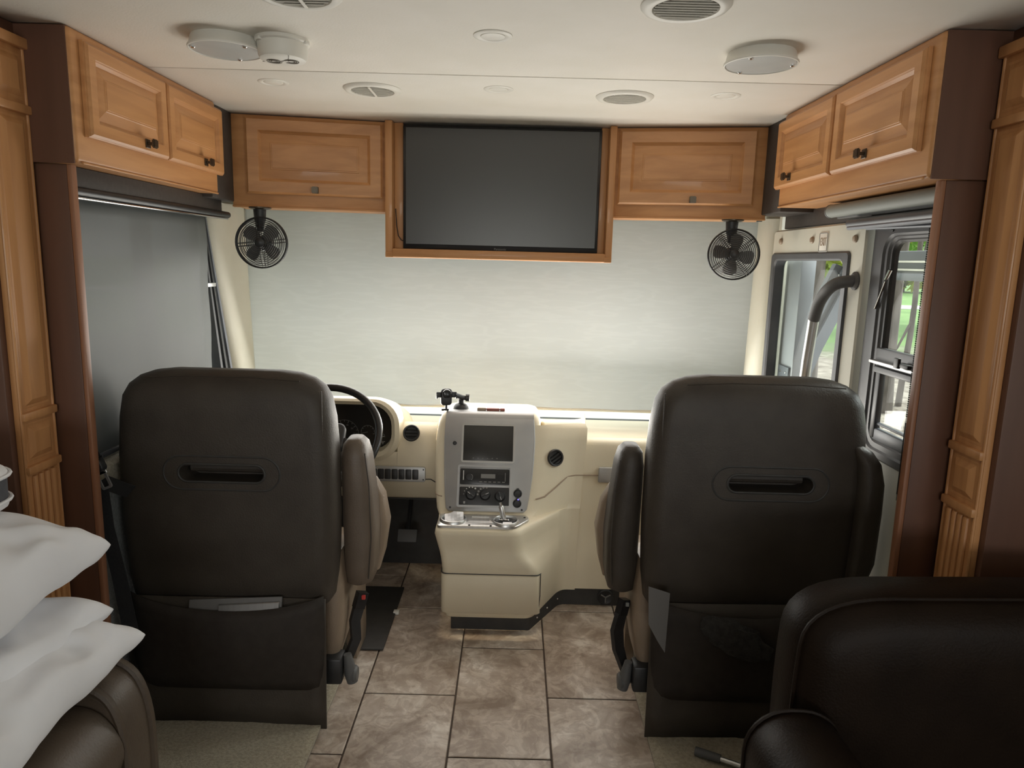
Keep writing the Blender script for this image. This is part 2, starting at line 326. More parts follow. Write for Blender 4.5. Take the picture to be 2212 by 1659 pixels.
def carve(target_bm, cutter_bm):
    """boolean difference of two closed meshes"""
    def mk(b):
        me = bpy.data.meshes.new('tmp'); b.to_mesh(me); b.free(); o = bpy.data.objects.new('tmp', me); COL.objects.link(o); return o
    a, c = mk(target_bm), mk(cutter_bm)
    md = a.modifiers.new('b', 'BOOLEAN'); md.object = c; md.operation = 'DIFFERENCE'; md.solver = 'EXACT'
    dg = bpy.context.evaluated_depsgraph_get(); me = bpy.data.meshes.new_from_object(a.evaluated_get(dg))
    out = bmesh.new(); out.from_mesh(me)
    for o in (a, c): bpy.data.objects.remove(o)
    return out
def dup(root, move, label=None):
    """copy a thing with its parts and their sub-parts"""
    r = root.copy(); COL.objects.link(r); r.location = Vector(root.location) + Vector(move)
    if label: r['label'] = label
    for ch in list(root.children):
        c = ch.copy(); COL.objects.link(c); c.parent = r
        for g in list(ch.children):
            d = g.copy(); COL.objects.link(d); d.parent = c
    return r

ZC = 2.05      # ceiling height

# ================================================================== the shell
fl = struct('floor', box(NB(), -1.95, 1.72, -3.4, 3.45, -0.10, -0.005), GROUT)
tile_mesh = {}
xs = [-1.126, -0.807, -0.488, -0.169, 0.151, 0.470, 0.789, 1.108]
for ci in range(len(xs) - 1):
    off = 0.0 if ci % 2 else 0.312
    y0 = 0.694 + off - 0.623
    r = 0
    while y0 < 3.3:
        b = NB(); g = 0.0027
        key = round(y0, 3) < 0
        y1 = min(y0 + 0.623, 3.40)
        box(b, xs[ci] + g, xs[ci + 1] - g, y0 + g, y1 - g, -0.005, 0.0 + random.uniform(-0.0004, 0.0004), 0.0022, 1)
        if y1 > 0.2: obj('tile', b, TILE, fl)
        else: b.free()
        y0 += 0.623; r += 1
    
# ceiling: two padded panels that meet at a fine seam
b = NB(); box(b, -1.95, 1.72, -3.4, 2.288, ZC, ZC + 0.06, 0.004, 2); ce = struct('ceiling', b, CEIL)
b = NB(); box(b, -1.95, 1.72, 2.293, 3.80, ZC - 0.001, ZC + 0.06, 0.004, 2); obj('front_panel', b, CEIL, ce)
b = NB(); box(b, -1.95, 1.72, 2.283, 2.298, ZC + 0.03, ZC + 0.07); obj('seam_backing', b, BLACKM, ce)

# left wall with its window, slide-out recess behind
b = NB()
box(b, -1.38, -1.29, 1.93, 3.75, -0.1, 0.95); box(b, -1.38, -1.29, 1.93, 3.75, 1.64, ZC)
box(b, -1.38, -1.29, 3.10, 3.75, 0.95, 1.64)
box(b, -1.95, -1.86, -3.4, 1.93, -0.1, ZC)
struct('wall_left', b, CREAMW)
b = NB(); box(b, -1.86, -1.262, 1.735, 1.93, 0, ZC - 0.001, 0.004); struct('wall_slideout_left', b, WOOD_D)
# right wall with the side window, the door opening and the slide-out recess
b = NB()
box(b, 1.14, 1.165, 1.80, 3.75, -0.1, 0.20); box(b, 1.14, 1.165, 1.80, 3.75, 1.72, ZC)
box(b, 1.14, 1.165, 1.80, 2.285, 0.20, 0.94); box(b, 1.14, 1.165, 2.225, 2.285, 0.94, 1.72); box(b, 1.14, 1.165, 1.80, 2.225, 1.63, 1.72)
box(b, 1.14, 1.165, 3.12, 3.75, 0.20, 1.72)
box(b, 1.63, 1.72, -3.4, -1.4, -0.1, ZC); box(b, 1.63, 1.72, 0.0, 1.80, -0.1, ZC)
box(b, 1.63, 1.72, -1.4, 0.0, -0.1, 0.9); box(b, 1.63, 1.72, -1.4, 0.0, 1.65, ZC)
struct('wall_right', b, CREAMW)
b = NB(); box(b, 1.132, 1.63, 1.60, 1.80, 0, ZC - 0.001, 0.004); struct('wall_slideout_right', b, WOOD_D)
b = NB(); box(b, -1.95, -0.9, -3.5, -3.4, -0.1, ZC); box(b, 0.9, 1.72, -3.5, -3.4, -0.1, ZC); box(b, -0.9, 0.9, -3.5, -3.4, -0.1, 1.0); box(b, -0.9, 0.9, -3.5, -3.4, 1.7, ZC); struct('wall_back', b, WOOD_D)
struct('added_rear_window', box(NB(), -0.9, 0.9, -3.46, -3.455, 1.0, 1.7), GLASS)  # invented window behind the camera, added to let fill light in
struct('added_rear_side_window', box(NB(), 1.685, 1.69, -1.4, 0.0, 0.9, 1.65), GLASS)  # unseen window, added for the side fill lamp
# body under the windscreen and its lintel
b = NB(); box(b, -1.38, 1.165, 3.62, 3.70, -0.1, 0.68); box(b, -1.38, 1.165, 3.45, 3.62, -0.1, 0.02); box(b, -1.38, 1.165, 3.45, 3.80, 1.80, ZC)
struct('wall_front', b, BLACKM)
b = NB(); box(b, -1.30, 1.16, 3.70, 4.15, 0.50, 0.675, 0.03, 3); struct('added_bright_ledge', b, WHITEP)  # added white ledge, makes the gap under the windscreen shade look bright
ws = struct('window_1', box(NB(), -1.29, 1.14, 3.66, 3.668, 0.68, 1.80), GLASS)

# partitions (wood end panels) below the side cabinets
def partition(s, x_in, x_out, y0, label):
    t = thing('partition_panel', label, 'panel', ((x_in + x_out) / 2, y0 + 0.02, 0))
    a, c = sorted((x_in, x_out)); b = NB(); box(b, a, c, y0, y0 + 0.018, 0.0, 1.715, 0.003); obj('board', b, WOOD_D, t)
    e0, e1 = (x_in - 0.016 * (s < 0) , x_in + 0.016 * (s > 0))
    b = NB(); box(b, min(x_in, x_in - s * 0.014), max(x_in, x_in - s * 0.014), y0 - 0.002, y0 + 0.022, 0.0, 1.715, 0.004); obj('edge_strip', b, WOOD_M, t)
partition(-1, -1.163, -1.285, 1.893, 'tall dark wood end panel beside the lowered side shade')
partition(1, 1.025, 1.135, 1.757, 'tall dark wood end panel beside the open side window')

# ================================================================== cabinets
def nested_rects(w, h, prof):
    return [[Vector((i, i, z)), Vector((w - i, i, z)), Vector((w - i, h - i, z)), Vector((i, h - i, z))] for i, z in prof]
def knob(parent, M):
    b = NB(); box(b, -0.013, 0.013, -0.013, 0.013, 0, 0.003, 0.001, 1, M)
    lathe(b, [(0.006, 0.003), (0.005, 0.012), (0.006, 0.018)], 10, M)
    t = bmesh.new(); bmesh.ops.create_cube(t, size=1); 
    for v in t.verts: v.co = Vector((v.co.x * 0.026, v.co.y * 0.026, 0.022 + v.co.z * 0.010))
    bmesh.ops.bevel(t, geom=t.edges[:], offset=0.003, segments=2, affect='EDGES'); merge(b, t, M)
    return obj('knob', b, BRONZE, parent)
def door(parent, M, w, h, grain, kuv=None, rail=0.058, name='door', th=0.02):
    b = NB()
    prof = [(0.0, 0.001), (0.0, th * 0.55), (0.003, th * 0.62), (0.003, th * 0.72), (0.009, th), (rail - 0.012, th), (rail - 0.009, th - 0.002), (rail - 0.008, th - 0.0045), (rail, th - 0.011)]
    loft(b, nested_rects(w, h, prof), M=M, cap1=False)
    loft(b, nested_rects(w, h, [(rail, th - 0.011), (rail, 0.001)]), M=M, cap0=False, cap1=False)
    d = obj(name, b, grain, parent, angle=20)
    b = NB(); q = 0.26 * min(w - 2 * rail, h - 2 * rail)
    prof = [(rail - 0.004, 0.002), (rail - 0.004, th - 0.0125), (rail + q * 0.75, th - 0.004), (rail + q * 0.75 + 0.002, th - 0.0025), (rail + q * 0.9, th - 0.002), (rail + q * 0.9 + 0.001, th - 0.0005)]
    loft(b, nested_rects(w, h, prof), M=M)
    obj('panel', b, grain, d, angle=20)
    if kuv: knob(d, M @ Matrix.Translation((kuv[0], kuv[1], th)))
    return d
GC = 'side cabinets'
# over the driver's side window
t = thing('overhead_cabinet', 'two-door maple overhead cabinet above the lowered grey side shade', 'cabinet', (-1.2, 2.3, 1.72), 'raised-panel overhead cabinets')
b = NB(); box(b, -1.288, -1.128, 1.885, 2.765, 1.718, ZC - 0.001, 0.011, 3); obj('body', b, WOOD_Y, t)
b = NB(); box(b, -1.282, -1.135, 1.8825, 1.887, 1.716, ZC - 0.003); obj('end_panel', b, WOOD_D, t, label='dark end panel')
b = NB(); box(b, -1.131, -1.1235, 1.905, 2.755, 1.716, 1.722, 0.002); obj('lower_trim', b, WOOD_Y, t)
Mx = lambda y, z: frame((-1.128, y, z), (0, 1, 0), (0, 0, 1), (1, 0, 0))
door(t, Mx(1.925, 1.787), 0.427, 0.238, WOOD_Y, (0.285, 0.028), 0.05)
door(t, Mx(2.357, 1.787), 0.427, 0.238, WOOD_Y, (0.26, 0.028), 0.05)
# over the passenger's side window
t = thing('overhead_cabinet', 'two-door maple overhead cabinet above the door with the grab handle', 'cabinet', (1.05, 2.3, 1.72), 'raised-panel overhead cabinets')
b = NB(); box(b, 0.976, 1.138, 1.752, 2.735, 1.718, ZC - 0.001, 0.011, 3); obj('body', b, WOOD_Y, t)
b = NB(); box(b, 0.983, 1.135, 1.7495, 1.754, 1.716, ZC - 0.003); obj('end_panel', b, WOOD_D, t, label='dark end panel')
b = NB(); box(b, 0.9715, 0.979, 1.77, 2.725, 1.716, 1.722, 0.002); obj('lower_trim', b, WOOD_Y, t)
Mx2 = lambda y, z: frame((0.976, y, z), (0, -1, 0), (0, 0, 1), (-1, 0, 0))
door(t, Mx2(2.268, 1.784), 0.475, 0.24, WOOD_Y, (0.225, 0.03), 0.05)
door(t, Mx2(2.745, 1.784), 0.465, 0.24, WOOD_Y, (0.155, 0.03), 0.05)
# charcoal corner fillers between side and front cabinets
for s, x0, x1, lab in ((-1, -1.288, -1.145, 'charcoal corner filler panel beside the covered driver window'), (1, 0.992, 1.138, 'charcoal corner filler panel above the entry door')):
    b = NB(); box(b, x0, x1, 2.75, 3.02, 1.705, ZC - 0.001, 0.004); o = obj('corner_panel', b, DARKPANEL); setp(o, lab, 'panel')
# front cabinets either side of the television, angled with the windscreen
ang = math.atan2(0.101, 0.60)
def front_cab(s, xo, xi, label, kx):
    # outer end at y=2.962, inner end at y=3.06
    w = abs(xi - xo) / math.cos(ang)
    if s < 0: o = (xo, 2.955, 1.69); u = (math.cos(ang), math.sin(ang), 0); wv = (math.sin(ang), -math.cos(ang), 0)
    else: o = (xi, 3.056, 1.69); u = (math.cos(ang), -math.sin(ang), 0); wv = (-math.sin(ang), -math.cos(ang), 0)
    M = frame(o, u, (0, 0, 1), wv)
    t = thing('overhead_cabinet', label, 'cabinet', (o[0], o[1], 1.69), 'raised-panel overhead cabinets')
    b = NB(); box(b, 0, w, 0, 0.356, -0.24, 0, 0.004, 2, M); obj('body', b, WOOD_X, t)
    d0 = 0.057 if s < 0 else 0.032
    door(t, M @ Matrix.Translation((d0, 0.048, 0)), w - 0.085, 0.298, WOOD_X, (kx, 0.022), 0.062)
    b = NB(); box(b, 0.0, w, -0.006, 0.002, -0.02, 0.006, 0.002, 2, M); obj('lower_trim', b, WOOD_X, t)
    return t
front_cab(-1, -1.15, -0.532, 'single-door maple cabinet beside the television on the driver side', 0.27)
front_cab(1, 1.008, 0.387, 'single-door maple cabinet beside the television on the passenger side', 0.305)
# the lower television nook
t = thing('television_nook', 'maple open nook framing the flat television', 'cabinet', (-0.07, 3.06, 1.50))
b = NB(); box(b, -0.545, -0.515, 3.022, 3.29, 1.50, ZC - 0.002, 0.003); obj('side_panel', b, WOOD_Z, t)
b = NB(); box(b, 0.375, 0.403, 3.022, 3.29, 1.50, ZC - 0.002, 0.003); obj('side_panel', b, WOOD_Z, t)
b = NB(); box(b, -0.545, 0.403, 3.018, 3.29, 1.498, 1.522, 0.004); obj('bottom_panel', b, WOOD_X, t)
b = NB(); box(b, -0.515, 0.375, 3.014, 3.034, 1.500, 1.536, 0.005); obj('front_lip', b, WOOD_X, t)
b = NB(); box(b, -0.515, 0.375, 3.24, 3.29, 1.522, ZC - 0.002); obj('back_panel', b, WOOD_D, t)
b = NB(); box(b, -0.515, -0.478, 3.075, 3.10, 1.522, ZC - 0.002, 0.003); obj('inner_stile', b, WOOD_Z, t)
b = NB(); box(b, 0.345, 0.375, 3.075, 3.10, 1.522, ZC - 0.002, 0.003); obj('inner_stile', b, WOOD_Z, t)
b = NB(); tube(b, [(-0.508, 3.06, 1.70), (-0.503, 3.06, 1.63), (-0.497, 3.062, 1.59), (-0.485, 3.064, 1.572), (-0.47, 3.066, 1.566)], 0.0022, 6)
obj('cable', b, BLACK, t)
# television
t = thing('television', 'large dark flat television set between the front cabinets', 'television', (-0.065, 3.07, 1.53))
b = NB(); box(b, -0.475, 0.345, 3.045, 3.085, 1.532, 2.036, 0.006); obj('casing', b, BLACKG, t)
b = NB(); box(b, -0.463, 0.333, 3.0425, 3.0455, 1.556, 2.026, 0.001, 1); obj('screen', b, TVS, t)
text('brand_lettering', 'Panasonic', 0.013, frame((-0.065, 3.0445, 1.543), (1, 0, 0), (0, 0, 1), (0, -1, 0)), PRINTD, t)

# ================================================================== tall pilasters with raised panels
def pilaster(M, w, label):
    """u across, v up, w toward the aisle"""
    o = M.translation
    t = thing('pilaster', label, 'panel', (o.x, o.y, 0))
    b = NB(); box(b, 0, w, 0, 2.0, 0, 0.018, 0.004, 2, M); obj('board', b, WOOD_Z, t)
    b = NB(); box(b, -0.006, w + 0.006, 1.985, 2.012, 0, 0.032, 0.004, 2, M); obj('cap', b, WOOD_Z, t)
    for z0, z1 in ((1.86, 1.975), (1.09, 1.825), (0.95, 1.055)):
        b = NB(); i = 0.012
        loft(b, [[Vector((i + q, z0 + q, z)), Vector((w - i - q, z0 + q, z)), Vector((w - i - q, z1 - q, z)), Vector((i + q, z1 - q, z))] for q, z in ((0, 0.017), (0.004, 0.0185), (0.010, 0.0185), (0.022, 0.026), (0.025, 0.027))], M=M)
        obj('raised_panel', b, WOOD_Z, t, angle=15)
    for z0 in (1.84, 1.073, 0.932):
        b = NB(); box(b, 0, w, z0 - 0.011, z0 + 0.011, 0.010, 0.030, 0.004, 2, M); obj('cross_moulding', b, WOOD_Z, t)
    for i in range(4):
        x = 0.018 + (w - 0.036) * (i + 0.5) / 4
        b = NB(); box(b, x - 0.009, x + 0.009, 0.12, 0.915, 0.014, 0.026, 0.006, 2, M); obj('flute', b, WOOD_Z, t)
    for x in (0.003, w - 0.003):
        b = NB(); tube(b, [M @ Vector((x, 0.0, 0.018)), M @ Vector((x, 1.985, 0.018))], 0.004, 8); obj('edge_bead', b, WOOD_Z, t)
pilaster(frame((-1.262, 1.752, 0), (0, 1, 0), (0, 0, 1), (1, 0, 0)), 0.132, 'tall maple pilaster with raised panels beside the sofa pillows')
pilaster(frame((1.132, 1.742, 0), (0, -1, 0), (0, 0, 1), (-1, 0, 0)), 0.125, 'tall maple pilaster with raised panels behind the dark recliner')

# ================================================================== ceiling fittings
MC = lambda x, y, z=ZC: frame((x, y, z), (1, 0, 0), (0, -1, 0), (0, 0, -1))    # local +z points down from the ceiling
def dome(x, y, label, spin):
    t = thing('dome_light', label, 'light', (x, y, ZC), 'round dome lights')
    M = MC(x, y) @ Matrix.Rotation(spin, 4, 'Z')
    b = NB(); lathe(b, [(0.086, 0.0), (0.0875, 0.004), (0.0905, 0.020), (0.0945, 0.024), (0.0955, 0.027), (0.0945, 0.030), (0.091, 0.0305), (0.0895, 0.028), (0.089, 0.02)], 48, M, cap1=True); obj('rim', b, WHITEP, t)
    b = NB(); lathe(b, [(0.0885, 0.020), (0.0885, 0.0285), (0.05, 0.0300), (0.001, 0.0303)], 48, M, cap1=False); obj('lens', b, LENS, t)
    for k in range(3):
        a = 2 * PI * k / 3
        b = NB(); lathe(b, [(0.006, 0.026), (0.006, 0.031), (0.004, 0.033), (0.0005, 0.033)], 12, M @ Matrix.Translation((0.080 * math.cos(a), 0.080 * math.sin(a), 0))); obj('lens_screw', b, CHROME, t)
dome(-0.772, 1.98, 'round dome light touching the smoke detector on the ceiling', 0.6)
dome(0.632, 1.985, 'round dome light alone near the passenger side cabinets', 2.2)
# smoke detector
x, y = -0.622, 1.975
t = thing('smoke_detector', 'white round smoke detector beside a dome light', 'smoke detector', (x, y, ZC)); M = MC(x, y)
b = NB(); lathe(b, [(0.070, 0.0), (0.070, 0.008), (0.066, 0.011)], 40, M); obj('base', b, WHITEP, t)
b = NB(); lathe(b, [(0.064, 0.011), (0.0615, 0.042), (0.058, 0.049), (0.05, 0.052), (0.0005, 0.053)], 40, M, cap0=False, cap1=False); obj('cover', b, WHITEP, t)
b = NB()
for s in (-1, 1):
    for r in (0.009, 0.014, 0.019):
        tube(b, [Vector((s * 0.022 + r * math.cos(a), r * math.sin(a), 0.0528)) for a in [PI * 0.15 + PI * 1.7 * i / 14 + (PI if s > 0 else 0) for i in range(15)]], 0.0012, 5, M=M)
obj('sounder_slots', b, VENTD, t)
b = NB(); tube(b, [Vector((-0.057, -0.012, 0.0505)), Vector((-0.01, -0.002, 0.0535)), Vector((0.02, 0.02, 0.0532)), Vector((0.03, 0.048, 0.051))], 0.0009, 5, M=M); obj('cover_seam', b, VENTD, t)
for a in (0.2, 2.3):
    b = NB(); box(b, 0.060, 0.073, -0.008, 0.008, 0.006, 0.014, 0.002, 2, M @ Matrix.Rotation(a, 4, 'Z')); obj('clip', b, WHITEP, t)
# flush downlights
def downlight(x, y, label):
    t = thing('downlight', label, 'light', (x, y, ZC), 'flush ceiling downlights'); M = MC(x, y)
    b = NB(); lathe(b, [(0.049, 0), (0.049, 0.002), (0.044, 0.0045), (0.036, 0.004), (0.031, 0.001), (0.031, -0.001)], 36, M, cap1=False); obj('trim_ring', b, WHITEP, t)
    b = NB(); lathe(b, [(0.031, 0.0), (0.030, 0.003), (0.024, 0.0045), (0.001, 0.005)], 36, M, cap1=False); obj('lens', b, WHITEP, t)
downlight(-0.070, 1.893, 'small flush downlight near the ceiling centre, behind the seam')
downlight(-0.800, 2.435, 'small flush downlight near the driver side cabinets')
downlight(-0.069, 2.452, 'small flush downlight between the two front vents')
downlight(0.677, 2.462, 'small flush downlight near the passenger side cabinets')
# round air vents
def vent(x, y, spin, tilt, spine, label):
    t = thing('ceiling_vent', label, 'vent', (x, y, ZC), 'round louvred ceiling vents'); M = MC(x, y)
    b = NB(); lathe(b, [(0.097, 0.0), (0.097, 0.003), (0.090, 0.010), (0.080, 0.012), (0.072, 0.010), (0.070, 0.004), (0.070, 0.001)], 48, M, cap0=False, cap1=False); obj('ring', b, WHITEP, t)
    b = NB(); lathe(b, [(0.0705, 0.001), (0.001, 0.0012)], 40, M, cap0=False, cap1=False); obj('throat', b, VENTD, t, label='dark disc behind the slats, toned as a shaded recess')  # flat disc at ceiling level, its dark colour stands for recess shade
    R = M @ Matrix.Rotation(spin, 4, 'Z')
    n = 8
    for i in range(n):
        v = -0.061 + 0.122 * (i + 0.5) / n; hw = math.sqrt(0.069 ** 2 - v * v)
        b = NB(); box(b, -hw, hw, -0.0065, 0.0065, -0.0008, 0.0008, 0, 1, R @ Matrix.Translation((0, v, 0.0065)) @ Matrix.Rotation(tilt, 4, 'X')); obj('slat', b, WHITEP, t, flat=True)
    if spine:
        b = NB(); box(b, -0.004, 0.004, -0.069, 0.069, 0.008, 0.0115, 0.001, 1, R); obj('spine', b, WHITEP, t)
vent(-0.490, 2.497, 0.0, 0.7, True, 'round ceiling vent with a raised spine, ahead of the driver seat')
vent(0.353, 2.512, 0.0, 0.75, False, 'round ceiling vent without spine, ahead of the passenger seat')
vent(0.353, 1.645, 0.0, 0.75, False, 'round ceiling vent cut by the photo edge near the passenger side dome light')
vent(-0.478, 1.625, 0.0, 0.7, True, 'round ceiling vent cut by the photo edge behind the smoke detector')

# ================================================================== small fans
def fan(x, y, z, spin, yaw, top, label):
    t = thing('fan', label, 'fan', (x, y, top), 'caged fans under the front cabinets')
    b = NB(); lathe(b, [(0.044, 0), (0.044, 0.004), (0.036, 0.008), (0.030, 0.009)], 28, MC(x - 0.008, y + 0.02, top)); obj('mount', b, BRONZE, t)
    b = NB()
    loft(b, [[Vector((x - 0.01 + hx * math.cos(a), y + 0.02 + hx * 0.8 * math.sin(a), zz)) for a in [2 * PI * i / 16 for i in range(16)]] for zz, hx in ((top - 0.008, 0.026), (top - 0.05, 0.023), (z + 0.075, 0.018), (z + 0.045, 0.012))])
    obj('neck', b, BLACK, t)
    # cage axis looks at the room (-Y), local z = axis
    M = frame((x, y, z), (math.cos(yaw), math.sin(yaw), 0), (0, 0, 1), (math.sin(yaw), -math.cos(yaw), 0))
    b = NB()
    torus(b, 0.100, 0.0034, 48, 8, M @ Matrix.Translation((0, 0, 0.004))); torus(b, 0.100, 0.0034, 48, 8, M @ Matrix.Translation((0, 0, -0.010)))
    for k in range(10):
        r = 0.024 + 0.0074 * k
        dz = 0.036 - 0.030 * (r / 0.1) ** 2.4
        torus(b, r, 0.0015, 40, 5, M @ Matrix.Translation((0, 0, dz)))
        if k > 1: torus(b, r, 0.0011, 40, 5, M @ Matrix.Translation((0, 0, -dz - 0.012)))
    for k in range(4):
        for off in (-0.006, 0.006):
            for sgn, ex in ((1, 0.0), (-1, 0.012)):
                R = M @ Matrix.Rotation(spin + PI / 4 + k * PI / 2, 4, 'Z')
                tube(b, [Vector((rr, off, sgn * (0.0372 - 0.030 * (rr / 0.1) ** 2.4) - ex * (1 if sgn < 0 else 0))) for rr in (0.014, 0.035, 0.055, 0.075, 0.09, 0.1)], 0.0013, 5, M=R)
    obj('wire_cage', b, BLACK, t)
    b = NB(); lathe(b, [(0.019, 0.030), (0.019, 0.038), (0.015, 0.041), (0.0005, 0.042)], 24, M); obj('cage_badge', b, BLACK, t)
    b = NB(); lathe(b, [(0.020, -0.04), (0.022, -0.02), (0.020, 0.010), (0.012, 0.016)], 24, M); lathe(b, [(0.030, -0.075), (0.032, -0.05), (0.028, -0.035)], 24, M); obj('motor', b, BLACK, t)
    for k in range(4):
        R = M @ Matrix.Rotation(spin + k * PI / 2, 4, 'Z')
        top_, bot = [], []
        outline = [(0.012, -0.010), (0.03, -0.022), (0.055, -0.030), (0.074, -0.027), (0.082, -0.010), (0.082, 0.010), (0.07, 0.024), (0.05, 0.023), (0.03, 0.016), (0.012, 0.010)]
        rs = [[Vector((rr, c, -0.010 + c * 0.42 + dz)) for rr, c in outline] for dz in (-0.0008, 0.0008)]
        b = NB(); loft(b, rs, M=R); obj('blade', b, RUBBER, t)
fan(-1.027, 2.92, 1.543, PI / 4 + 0.12, 0.10, 1.684, 'black caged fan hanging beneath the driver side front cabinet')
fan(0.885, 2.93, 1.545, -0.12, -0.16, 1.684, 'black caged fan hanging beneath the passenger side front cabinet')
b = NB(); tube(b, [(0.985, 2.985, 1.684), (1.005, 2.985, 1.684), (1.014, 2.985, 1.692), (1.015, 2.985, 1.712)], 0.003, 8); setp(obj('hook', b, BLACK), 'small black wire hook at the cabinet corner beside a fan', 'hook')

# ================================================================== driver side window, shades, pillars
b = NB()
for y0, y1, z0, z1 in ((1.93, 3.10, 0.93, 0.975), (1.93, 3.10, 1.615, 1.655), (1.93, 1.965, 0.975, 1.615), (3.065, 3.10, 0.975, 1.615), (2.50, 2.53, 0.975, 1.615)):
    box(b, -1.335, -1.272, y0, y1, z0, z1, 0.006)
wl = struct('window_2', b, DGREY)
b = NB(); box(b, -1.318, -1.312, 1.96, 3.07, 0.97, 1.62); obj('pane', b, GLASS, wl)
for i, y in enumerate((2.895, 2.917, 2.937)):
    b = NB(); loft(b, [[Vector((-1.275, yy_, z)), Vector((-1.255, yy_, z)), Vector((-1.255, yy_ + wd_, z)), Vector((-1.275, yy_ + wd_, z))] for yy_, z, wd_ in ((y - 0.012, 1.66, 0.010), (y + 0.010 + (i + 1) * 0.030 + 0.095, 0.96, 0.022))]); obj('sash_rail', b, (DGREY, BLACK, MGREY)[i], wl)
b = NB(); box(b, -1.258, -1.245, 2.905, 2.985, 1.36, 1.376, 0.003); obj('latch', b, ALU, wl)
t = thing('roller_blind', 'satin grey roller shade drawn down over the driver side window', 'shade', (-1.2, 2.4, 1.64))
b = NB(); rings = []
for i in range(13):
    z = 1.66 - 0.765 * i / 12
    rings.append([Vector((-1.222 + 0.0025 * math.sin(i * 1.3 + j * 0.5), 1.935 + (2.852 - 1.935) * j / 10, z)) for j in range(11)])
loft(b, rings, closed=False); o = obj('cloth', b, NIGHT, t); sm = o.modifiers.new('thickness', 'SOLIDIFY'); sm.thickness = 0.0015
b = NB(); box(b, -1.226, -1.216, 1.935, 2.852, 0.884, 0.902, 0.004); obj('hem_bar', b, DGREY, t)
t = thing('shade_valance', 'dark fabric valance with rounded lower bar beneath the driver side cabinet', 'shade', (-1.19, 2.4, 1.7))
b = NB(); box(b, -1.205, -1.185, 1.93, 2.93, 1.64, 1.717, 0.003); obj('fascia', b, DARKPANEL, t)
b = NB(); tube(b, [(-1.185, 1.93, 1.652), (-1.185, 2.985, 1.652)], 0.013, 12); obj('lower_bar', b, BLACK, t)
b = NB(); box(b, -1.196, -1.176, 1.93, 2.97, 1.632, 1.638, 0.002); obj('light_edge', b, CHROME, t, label='bright metal lower edge')
# cream corner pillars beside the windscreen
def pillar(name, pts_fn, label):
    b = NB(); rings = []
    for i in range(15):
        z = 0.60 + (ZC - 0.345 - 0.60) * i / 14 if True else 0
        rings.append([Vector((x, y, z)) for x, y in pts_fn(z)])
    loft(b, rings); return struct(name, b, CREAMW)
def lp(z):
    k = (1.70 - z) * 0.09; h = (1.66 - z) * 0.32
    return fillet_xy([(-1.36, 2.955 + h), (-1.262, 2.955 + h), (-1.232, 3.03 + h * 0.8), (-1.222, 3.27 + k), (-1.255, 3.33 + k), (-1.36, 3.33 + k)])
def rp(z):
    k = (1.70 - z) * 0.05
    return fillet_xy([(1.21, 3.15 + k), (1.115, 3.15 + k), (1.085, 3.20 + k), (1.085, 3.27 + k), (1.11, 3.32 + k), (1.21, 3.32 + k)])
def fillet_xy(p):
    q = fillet([Vector((x, y, 0)) for x, y in p], [0, 0.03, 0.035, 0.03, 0.02, 0], 4); return [(v.x, v.y) for v in q]
pillar('trim_1', lp, ''); pillar('trim_2', rp, '')
# windscreen shade
t = thing('windscreen_shade', 'wide off-white translucent roller shade drawn over the windscreen', 'shade', (-0.06, 3.36, 1.7))
b = NB(); rings = []
for i in range(25):
    f = i / 24; z = 1.80 - 1.022 * f
    row = []
    for j in range(49):
        g = j / 48; x = -1.275 + (1.135 + 1.275) * g
        y = 3.36 + 0.075 * f + 0.03 * math.sin(PI * g) + 0.006 * math.sin(g * 19 + f * 4) * f + 0.004 * math.sin(g * 43 - f * 3)
        row.append(Vector((x, y, z)))
    rings.append(row)
loft(b, rings, closed=False); obj('cloth', b, SHADE, t, angle=180)
b = NB(); tube(b, [(-1.27 + 2.4 * j / 24, 3.436 + 0.03 * math.sin(PI * j / 24), 0.776) for j in range(25)], 0.008, 8); obj('hem_bar', b, WHITEP, t)
b = NB(); box(b, -1.253, -1.243, 3.335, 3.352, 1.52, 1.72, 0.002); obj('side_track', b, CHROME, t)
b = NB(); loft(b, [[Vector((-1.258, y, z)), Vector((-1.250, y, z)), Vector((-1.250, y + 0.012, z)), Vector((-1.258, y + 0.012, z))] for y, z in ((3.345, 1.50), (3.40, 0.9), (3.41, 0.8))]); obj('side_track', b, ALU, t)

# ================================================================== passenger side: entry door, window, shades
DX = 1.12
def hole_panel(bm, x0, x1, y0, y1, z0, z1, hy0, hy1, hz0, hz1, r, bev):
    """upright slab (in the YZ plane) with a round-cornered window hole"""
    def rr(hy, hz, rad, cy_, cz_, x): return [Vector((x, cy_ + p.x, cz_ + p.y)) for p in rrect(hy, hz, rad, 5)]
    O = ((y1 - y0) / 2, (z1 - z0) / 2, (y0 + y1) / 2, (z0 + z1) / 2); I = ((hy1 - hy0) / 2, (hz1 - hz0) / 2, (hy0 + hy1) / 2, (hz0 + hz1) / 2)
    rs = [rr(O[0], O[1], 0.02, O[2], O[3], x1), rr(O[0], O[1], 0.02, O[2], O[3], x0 + bev), rr(O[0] - bev, O[1] - bev, 0.015, O[2], O[3], x0),
          rr(I[0] + bev, I[1] + bev, r, I[2], I[3], x0), rr(I[0], I[1], r, I[2], I[3], x0 + bev), rr(I[0], I[1], r, I[2], I[3], x1)]
    return loft(bm, rs, loop=True)
b = NB(); hole_panel(b, DX - 0.012, DX + 0.03, 2.297, 3.115, 0.22, 1.652, 2.415, 3.075, 0.93, 1.535, 0.04, 0.006)
dr = struct('door_1', b, CREAMW)
b = NB(); hole_panel(b, DX - 0.02, DX + 0.024, 2.385, 3.105, 0.90, 1.558, 2.425, 3.065, 0.94, 1.527, 0.035, 0.006); obj('window_frame', b, DGREY, dr)
